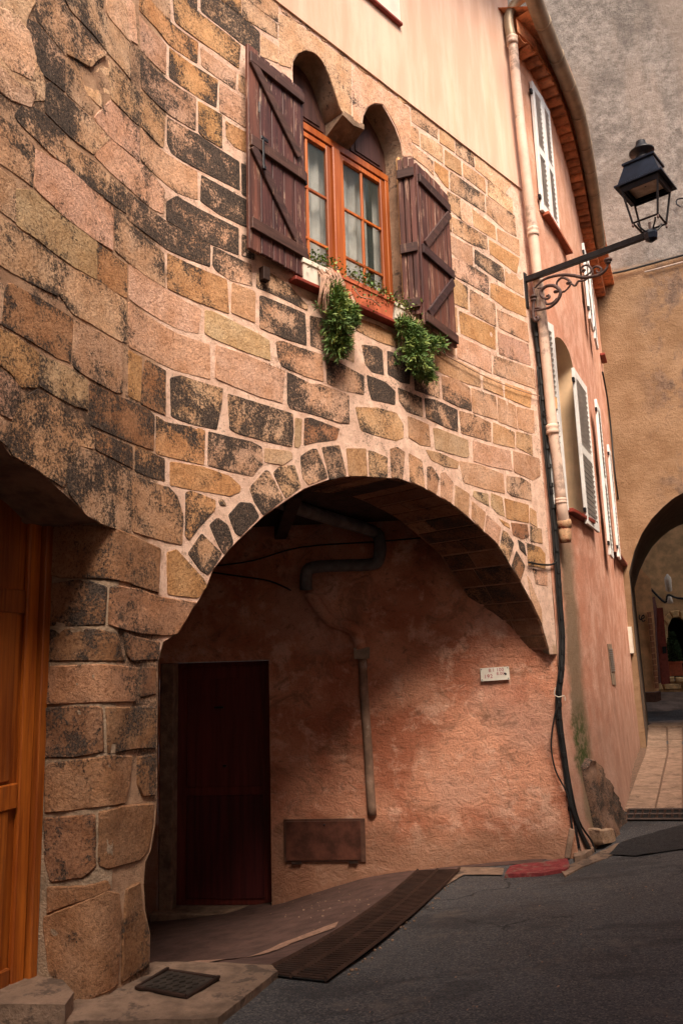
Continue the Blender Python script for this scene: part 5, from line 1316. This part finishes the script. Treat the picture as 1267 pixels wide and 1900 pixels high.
# ------------------------------------------------------------------ things on the porch wall
sg = prism('number_plate', pxpoly("890,1240 943,1236.5 945,1260.5 892,1264"), POR, .012, .028, MENL, None); tag(sg, 'small white enamel plate with red numbers on the pink wall', 'sign')
ps = [wp(POR, x, y, 0) for x, y in pxpoly("890,1240 943,1236.5 945,1260.5 892,1264")]
def spt(u_, v_, d): a = lerp(lerp(ps[0][0], ps[1][0], u_), lerp(ps[3][0], ps[2][0], u_), v_); b = lerp(lerp(ps[0][1], ps[1][1], u_), lerp(ps[3][1], ps[2][1], u_), v_); return POR.at(a, b, d)
def text(s_, u_, v_, hgt, m, par):
    cu_ = bpy.data.curves.new('t', 'FONT'); cu_.body = s_; cu_.size = hgt; cu_.extrude = .0008; cu_.space_character = 1.1; to = bpy.data.objects.new('t', cu_); COL.objects.link(to)
    dg = bpy.context.evaluated_depsgraph_get(); me = bpy.data.meshes.new_from_object(to.evaluated_get(dg)); bpy.data.objects.remove(to)
    p = spt(u_, v_, .0295); ex = (spt(1, .5, .0295) - spt(0, .5, .0295)).normalized(); ez = (spt(.5, 0, .0295) - spt(.5, 1, .0295)).normalized(); ny = ex.cross(ez)
    R3 = Matrix((ex, ez, ny)).transposed(); vv = [R3 @ v.co + p for v in me.vertices]; ff = [list(q.vertices) for q in me.polygons]; bpy.data.meshes.remove(me)
    return mesh('lettering', vv, ff, m, par)
text('B I', .28, .33, .045, MRED, sg); text('100', .55, .32, .045, MRED, sg); text('8.00', .55, .60, .040, MRED, sg); text('192', .11, .80, .052, MRED, sg)
for u_, v_ in ((.04, .1), (.95, .1), (.04, .9), (.95, .9)):
    p = spt(u_, v_, .028); B().lathe(p, [(.004, -.004), (.006, 0), (.004, .004)], 8).build('screw', MBK, sg)
blk = [spt(u_, v_, .0292) for u_, v_ in ((.79, .52), (.84, .44), (.90, .52), (.91, .60), (.86, .66), (.82, .58))]; mesh('rust_spot', blk, [list(range(6))], MBK, sg)
ht = prism('metal_hatch', pxpoly("527,1520 677,1518 679,1598 529,1599"), POR, 0, .02, simple('hatch_frame', (.10, .045, .03), .7, .3, 12), None); tag(ht, 'rusty rectangular metal hatch low on the pink wall left of the grey pipe', 'hatch')
prism('hatch_door', pxpoly("531,1524 669,1522 671,1594 533,1595"), POR, .015, .032, simple('hatch_rust', (.10, .035, .022), .6, .45, 8, .3, metal=.2), ht); prism('hinge', pxpoly("542,1597 560,1597 560,1602 542,1602"), POR, .01, .035, MMT, ht); prism('hinge', pxpoly("648,1596 664,1596 664,1601 648,1601"), POR, .01, .035, MMT, ht)
B().lathe(POR.at(*wp(POR, 602, 1530, .03), .034), [(.008, -.006), (.012, 0), (.006, .006)], 8).build('lock', MIR, ht)
vp = B().tube(smoothline([POR.at(*wp(POR, x, y, .008), .008) for x, y in ((672, 1222), (676, 1300), (682, 1380), (686, 1450), (690, 1512))], 3), .044, 12).build('wall_pipe', MPT, None, True); tag(vp, 'flaking grey-brown pipe half sunk in the pink wall, with square clamp', 'pipe')
prism('pipe_clamp', pxpoly("657,1202 686,1201 686,1222 658,1223"), POR, .0, .07, simple('clamp_grey', (.30, .22, .16), .8, .3, 12), vp)
B().tube(smoothline([POR.at(*wp(POR, x, y, .03), .03) for x, y in ((575, 1100), (592, 1128), (614, 1152), (640, 1160), (660, 1172), (670, 1204))], 4), [.062] * 21, 10).build('rendered_bend', MPK, vp, True)
gp1 = [Vector(atz(500, 925, 2.93)), Vector(atz(600, 958, 2.93)), POR.at(*wp(POR, 690, 985, .16), .16), POR.at(*wp(POR, 704, 1005, .12), .12), POR.at(*wp(POR, 703, 1035, .12), .12), POR.at(*wp(POR, 690, 1047, .11), .11), POR.at(*wp(POR, 640, 1049, .10), .10), POR.at(*wp(POR, 585, 1052, .10), .10), POR.at(*wp(POR, 569, 1062, .10), .10), POR.at(*wp(POR, 568, 1095, .08), .08)]
wpipe = B().tube(smoothline(gp1, 4), .062, 12).build('waste_pipe', MPG, None, True); tag(wpipe, 'grey waste pipe bending down under the porch ceiling onto the pink wall', 'pipe')
cable('porch_wire', [(400, 1050), (470, 1040), (560, 1015), (700, 1005), (780, 998)], .008, 'dark wire crossing the shaded back wall of the porch', POR, .03)
cable('porch_wire', [(395, 1062), (450, 1070), (500, 1078), (540, 1095)], .009, 'dark wire hanging toward the waste pipe end in the porch', POR, .03)
# ------------------------------------------------------------------ planters and trailing plants on the window sill
SF = ZS
def pbox(name, s0, s1, d0, d1, hgt, m, lab):
    b = B(); t_ = .012
    lo_ = [wpt(s0 + .012, SF, d0 + .012), wpt(s1 - .012, SF, d0 + .012), wpt(s1 - .012, SF, d1 - .012), wpt(s0 + .012, SF, d1 - .012)]
    up_ = [wpt(s0, SF + hgt, d0), wpt(s1, SF + hgt, d0), wpt(s1, SF + hgt, d1), wpt(s0, SF + hgt, d1)]
    iu = [wpt(s0 + t_, SF + hgt, d0 + t_), wpt(s1 - t_, SF + hgt, d0 + t_), wpt(s1 - t_, SF + hgt, d1 - t_), wpt(s0 + t_, SF + hgt, d1 - t_)]
    il = [p - Vector((0, 0, .05)) for p in iu]
    b.add(lo_ + up_ + iu + il, [[0, 1, 2, 3]] + [[i, (i + 1) % 4, 4 + (i + 1) % 4, 4 + i] for i in range(4)] + [[4 + i, 4 + (i + 1) % 4, 8 + (i + 1) % 4, 8 + i] for i in range(4)] + [[8 + i, 8 + (i + 1) % 4, 12 + (i + 1) % 4, 12 + i] for i in range(4)])
    o = b.build(name, m, None); tag(o, lab, 'planter', 'window boxes on the twin window sill')
    wbox(wbox(wbox(B(), s0 - .006, s1 + .006, SF + hgt - .035, SF + hgt + .004, d0 - .006, d0 + .006, .003), s0 - .006, s0 + .006, SF + hgt - .035, SF + hgt + .004, d0, d1, .003), s1 - .006, s1 + .006, SF + hgt - .035, SF + hgt + .004, d0, d1, .003).build('rim', m, o)
    mesh('soil', [p + Vector((0, 0, .02)) for p in il], [[0, 1, 2, 3]], MDS, o); return o
def fs_(px, py, d=-.06): return wp(FRONT, px, py, -d)[0]
pa0, pa1, pb0, pb1, pc1 = fs_(562, 527), fs_(618, 548), fs_(622, 550), fs_(730, 600), fs_(746, 606)
pbox('white_planter', pa0, pa1, -.07, .08, .16, MWP, 'white plastic window box at the left end of the sill under the trailing plant')
pbox('orange_planter', pa1 + .006, pb1, -.075, .08, .17, MTC, 'long terracotta-orange window box in the middle of the twin window sill')
pbox('white_planter', pb1 + .008, pb1 + .20, -.07, .08, .16, MWP, 'white window box right of the orange one, half hidden by hanging greenery')
def clump(name, lab, spine, rads, n, seed, m=MLF, m2=MLF2, bl=.052, stems=()):
    rnd = random.Random(seed); root = B().tube(smoothline(spine, 3), .006, 5).build(name, MSM, None); tag(root, lab, 'hanging plant', 'plants growing in the window boxes')
    P = [Vector(p) for p in spine]; L = [0]
    for i in range(1, len(P)): L.append(L[-1] + (P[i] - P[i - 1]).length)
    parts = (B(), B())
    nt_ = n // 9
    for _ in range(nt_):
        u_ = rnd.random() * L[-1]; i = max(1, int(np.searchsorted(L, u_))); f_ = (u_ - L[i - 1]) / (L[i] - L[i - 1] + 1e-9); c = P[i - 1].lerp(P[i], f_); r = lerp(rads[i - 1], rads[i], f_)
        dr = Vector((rnd.gauss(0, 1), rnd.gauss(0, 1), rnd.gauss(0, 1))).normalized(); dr = dr + LN * .5; dr.normalize(); kk = .55 + .6 * (.5 + .9 * mn.noise(c * 7 + dr * 1.7)); tip = c + dr * r * rnd.uniform(.3, 1.0) * kk * (1.15 if rnd.random() < .1 else 1) + Vector((0, 0, -.03 * rnd.random()))
        back_ = (tip - FRONT.at(wp(FRONT, 650, 600)[0], 0)).dot(LN)
        gdir = (dr + Vector((0, 0, -.35)) + LN * .3).normalized(); b = parts[1 if rnd.random() < .3 else 0]
        for _k in range(rnd.randint(8, 12)):
            d = (gdir + Vector((rnd.gauss(0, .6), rnd.gauss(0, .6), rnd.gauss(0, .6)))).normalized() * bl * rnd.uniform(.6, 1.2); w_ = d.cross(Vector((rnd.gauss(0, 1), rnd.gauss(0, 1), rnd.gauss(0, 1)))).normalized() * .0042
            o = tip + Vector((rnd.gauss(0, .008), rnd.gauss(0, .008), rnd.gauss(0, .012))); up = d.cross(w_).normalized() * .002
            b.add([o - w_ * .5, o + w_ * .5, o + d * .55 + w_, o + d * .55 - w_ + up, o + d], [[0, 1, 2, 3], [3, 2, 4]])
    parts[0].build('foliage', m, root, kind='stuff'); parts[1].build('young_foliage', m2, root, kind='stuff')
    for st_ in stems: B().tube(smoothline(st_, 4), [.0048] * ((len(st_) - 1) * 4 + 1), 5).build('dry_stem', MSM, root)
    return root
def fo(px, py, off): a, b = wp(FRONT, px, py, off); return FRONT.at(a, b, off)
rr = random.Random(11)
def sts(x0, x1, y0, xe, ye, n, dx=22):
    out = []
    for k in range(n):
        a = x0 + (x1 - x0) * rr.random(); e = xe + rr.uniform(-dx, dx)
        out.append([fo(a, y0 + rr.uniform(-8, 8), .06), fo(lerp(a, e, .35) + 4, y0 + 14 + rr.uniform(0, 10), .13), fo(lerp(a, e, .7), lerp(y0, ye, .6), .13 + rr.uniform(-.02, .02)), fo(e, ye + rr.uniform(-14, 10), .10)])
    return out
clump('trailing_plant', 'dense green hanging plant with dry pale stems at the left half of the sill', [fo(612, 528, .10), fo(622, 560, .12), fo(620, 590, .12), fo(630, 615, .10), fo(622, 645, .08)], [.03, .14, .16, .12, .10], 4200, 1, stems=sts(588, 625, 502, 620, 575, 46, 30))
clump('trailing_plant', 'dense green hanging plant below the right end of the sill', [fo(742, 595, .10), fo(760, 612, .12), fo(765, 640, .13), fo(768, 668, .11), fo(792, 694, .07)], [.05, .12, .17, .15, .09], 4200, 2, stems=sts(742, 782, 580, 776, 622, 34, 32))
clump('trailing_plant', 'short hanging tuft beside the left trailing plant under the orange box', [fo(634, 566, .12), fo(652, 580, .12), fo(655, 600, .10)], [.05, .07, .05], 900, 12, stems=sts(640, 655, 545, 654, 592, 6, 8))
clump('trailing_plant', 'small green sprig poking right from the hanging plant onto the folded shutter', [fo(775, 622, .12), fo(800, 632, .12), fo(822, 636, .10)], [.05, .05, .05], 700, 3)
def vine(name, lab, pts_, n, seed, sz=.028):
    rnd = random.Random(seed); sp_ = smoothline([Vector(p) for p in pts_], 6); root = B().tube(sp_, .004, 5).build(name, MSM, None); tag(root, lab, 'hanging plant', 'plants growing in the window boxes'); bs = (B(), B())
    for _ in range(n):
        c = sp_[rnd.randrange(len(sp_))] + Vector((rnd.gauss(0, .035), rnd.gauss(0, .035), rnd.gauss(.01, .032))); d = Vector((rnd.gauss(0, 1), rnd.gauss(0, 1), rnd.gauss(0, .7))).normalized() * sz * rnd.uniform(.6, 1.3); w_ = d.cross(Vector((rnd.gauss(0, .5), rnd.gauss(0, .5), 1))).normalized() * sz * .38
        up = Vector((0, 0, .004)); bs[rnd.random() < .45].add([c, c + d * .45 + w_ + up, c + d, c + d * .45 - w_ + up], [[0, 1, 2], [0, 2, 3]])
    bs[0].build('foliage', MLF, root, kind='stuff'); bs[1].build('young_foliage', MLF2, root, kind='stuff'); return root
vine('leafy_vine', 'loose leafy sprigs rising from the left window box before the glass', [fo(572, 490, .03), fo(590, 484, .04), fo(606, 490, .04), fo(625, 508, .05)], 190, 5)
vine('leafy_vine', 'small-leaved vine creeping along the rim of the orange window box', [fo(625, 508, .05), fo(655, 515, .05), fo(680, 525, .06), fo(700, 540, .06), fo(725, 556, .07), fo(750, 566, .08), fo(772, 582, .09)], 520, 6)
vine('leafy_vine', 'thin vine dangling over the front of the orange window box', [fo(655, 530, .09), fo(668, 550, .11), fo(690, 556, .11), fo(706, 570, .11)], 80, 7, .022)
lr = B(); rnd = random.Random(9)
for k in range(60):
    x, y, z = gpx(rnd.uniform(520, 1240), rnd.uniform(1640, 1890)); s_ = rnd.uniform(.003, .009); lr.add([(x - s_, y, z + .006), (x, y + s_, z + .008), (x + s_, y, z + .012), (x, y - s_, z + .006)], [[0, 1, 2, 3]])
for k in range(120):
    x, y, z = gpx(*random.choice([(rnd.uniform(30, 130), rnd.uniform(1838, 1856)), (rnd.uniform(500, 700), rnd.uniform(1650, 1705)), (lambda t: (640 + 215 * t + rnd.gauss(3, 4), 1812 - 190 * t + rnd.gauss(3, 4)))(rnd.random())])); s_ = rnd.uniform(.004, .012)
    lr.box((x, y, z + (.12 if x < -.9 else .008)), (s_, s_ * 1.3, s_ * .8), Matrix.Rotation(rnd.random() * 3, 3, 'Z'))
o = lr.build('litter_specks', MSC, None, kind='stuff'); tag(o, 'pale crumbs and petals scattered over the asphalt and wall foot', 'litter')
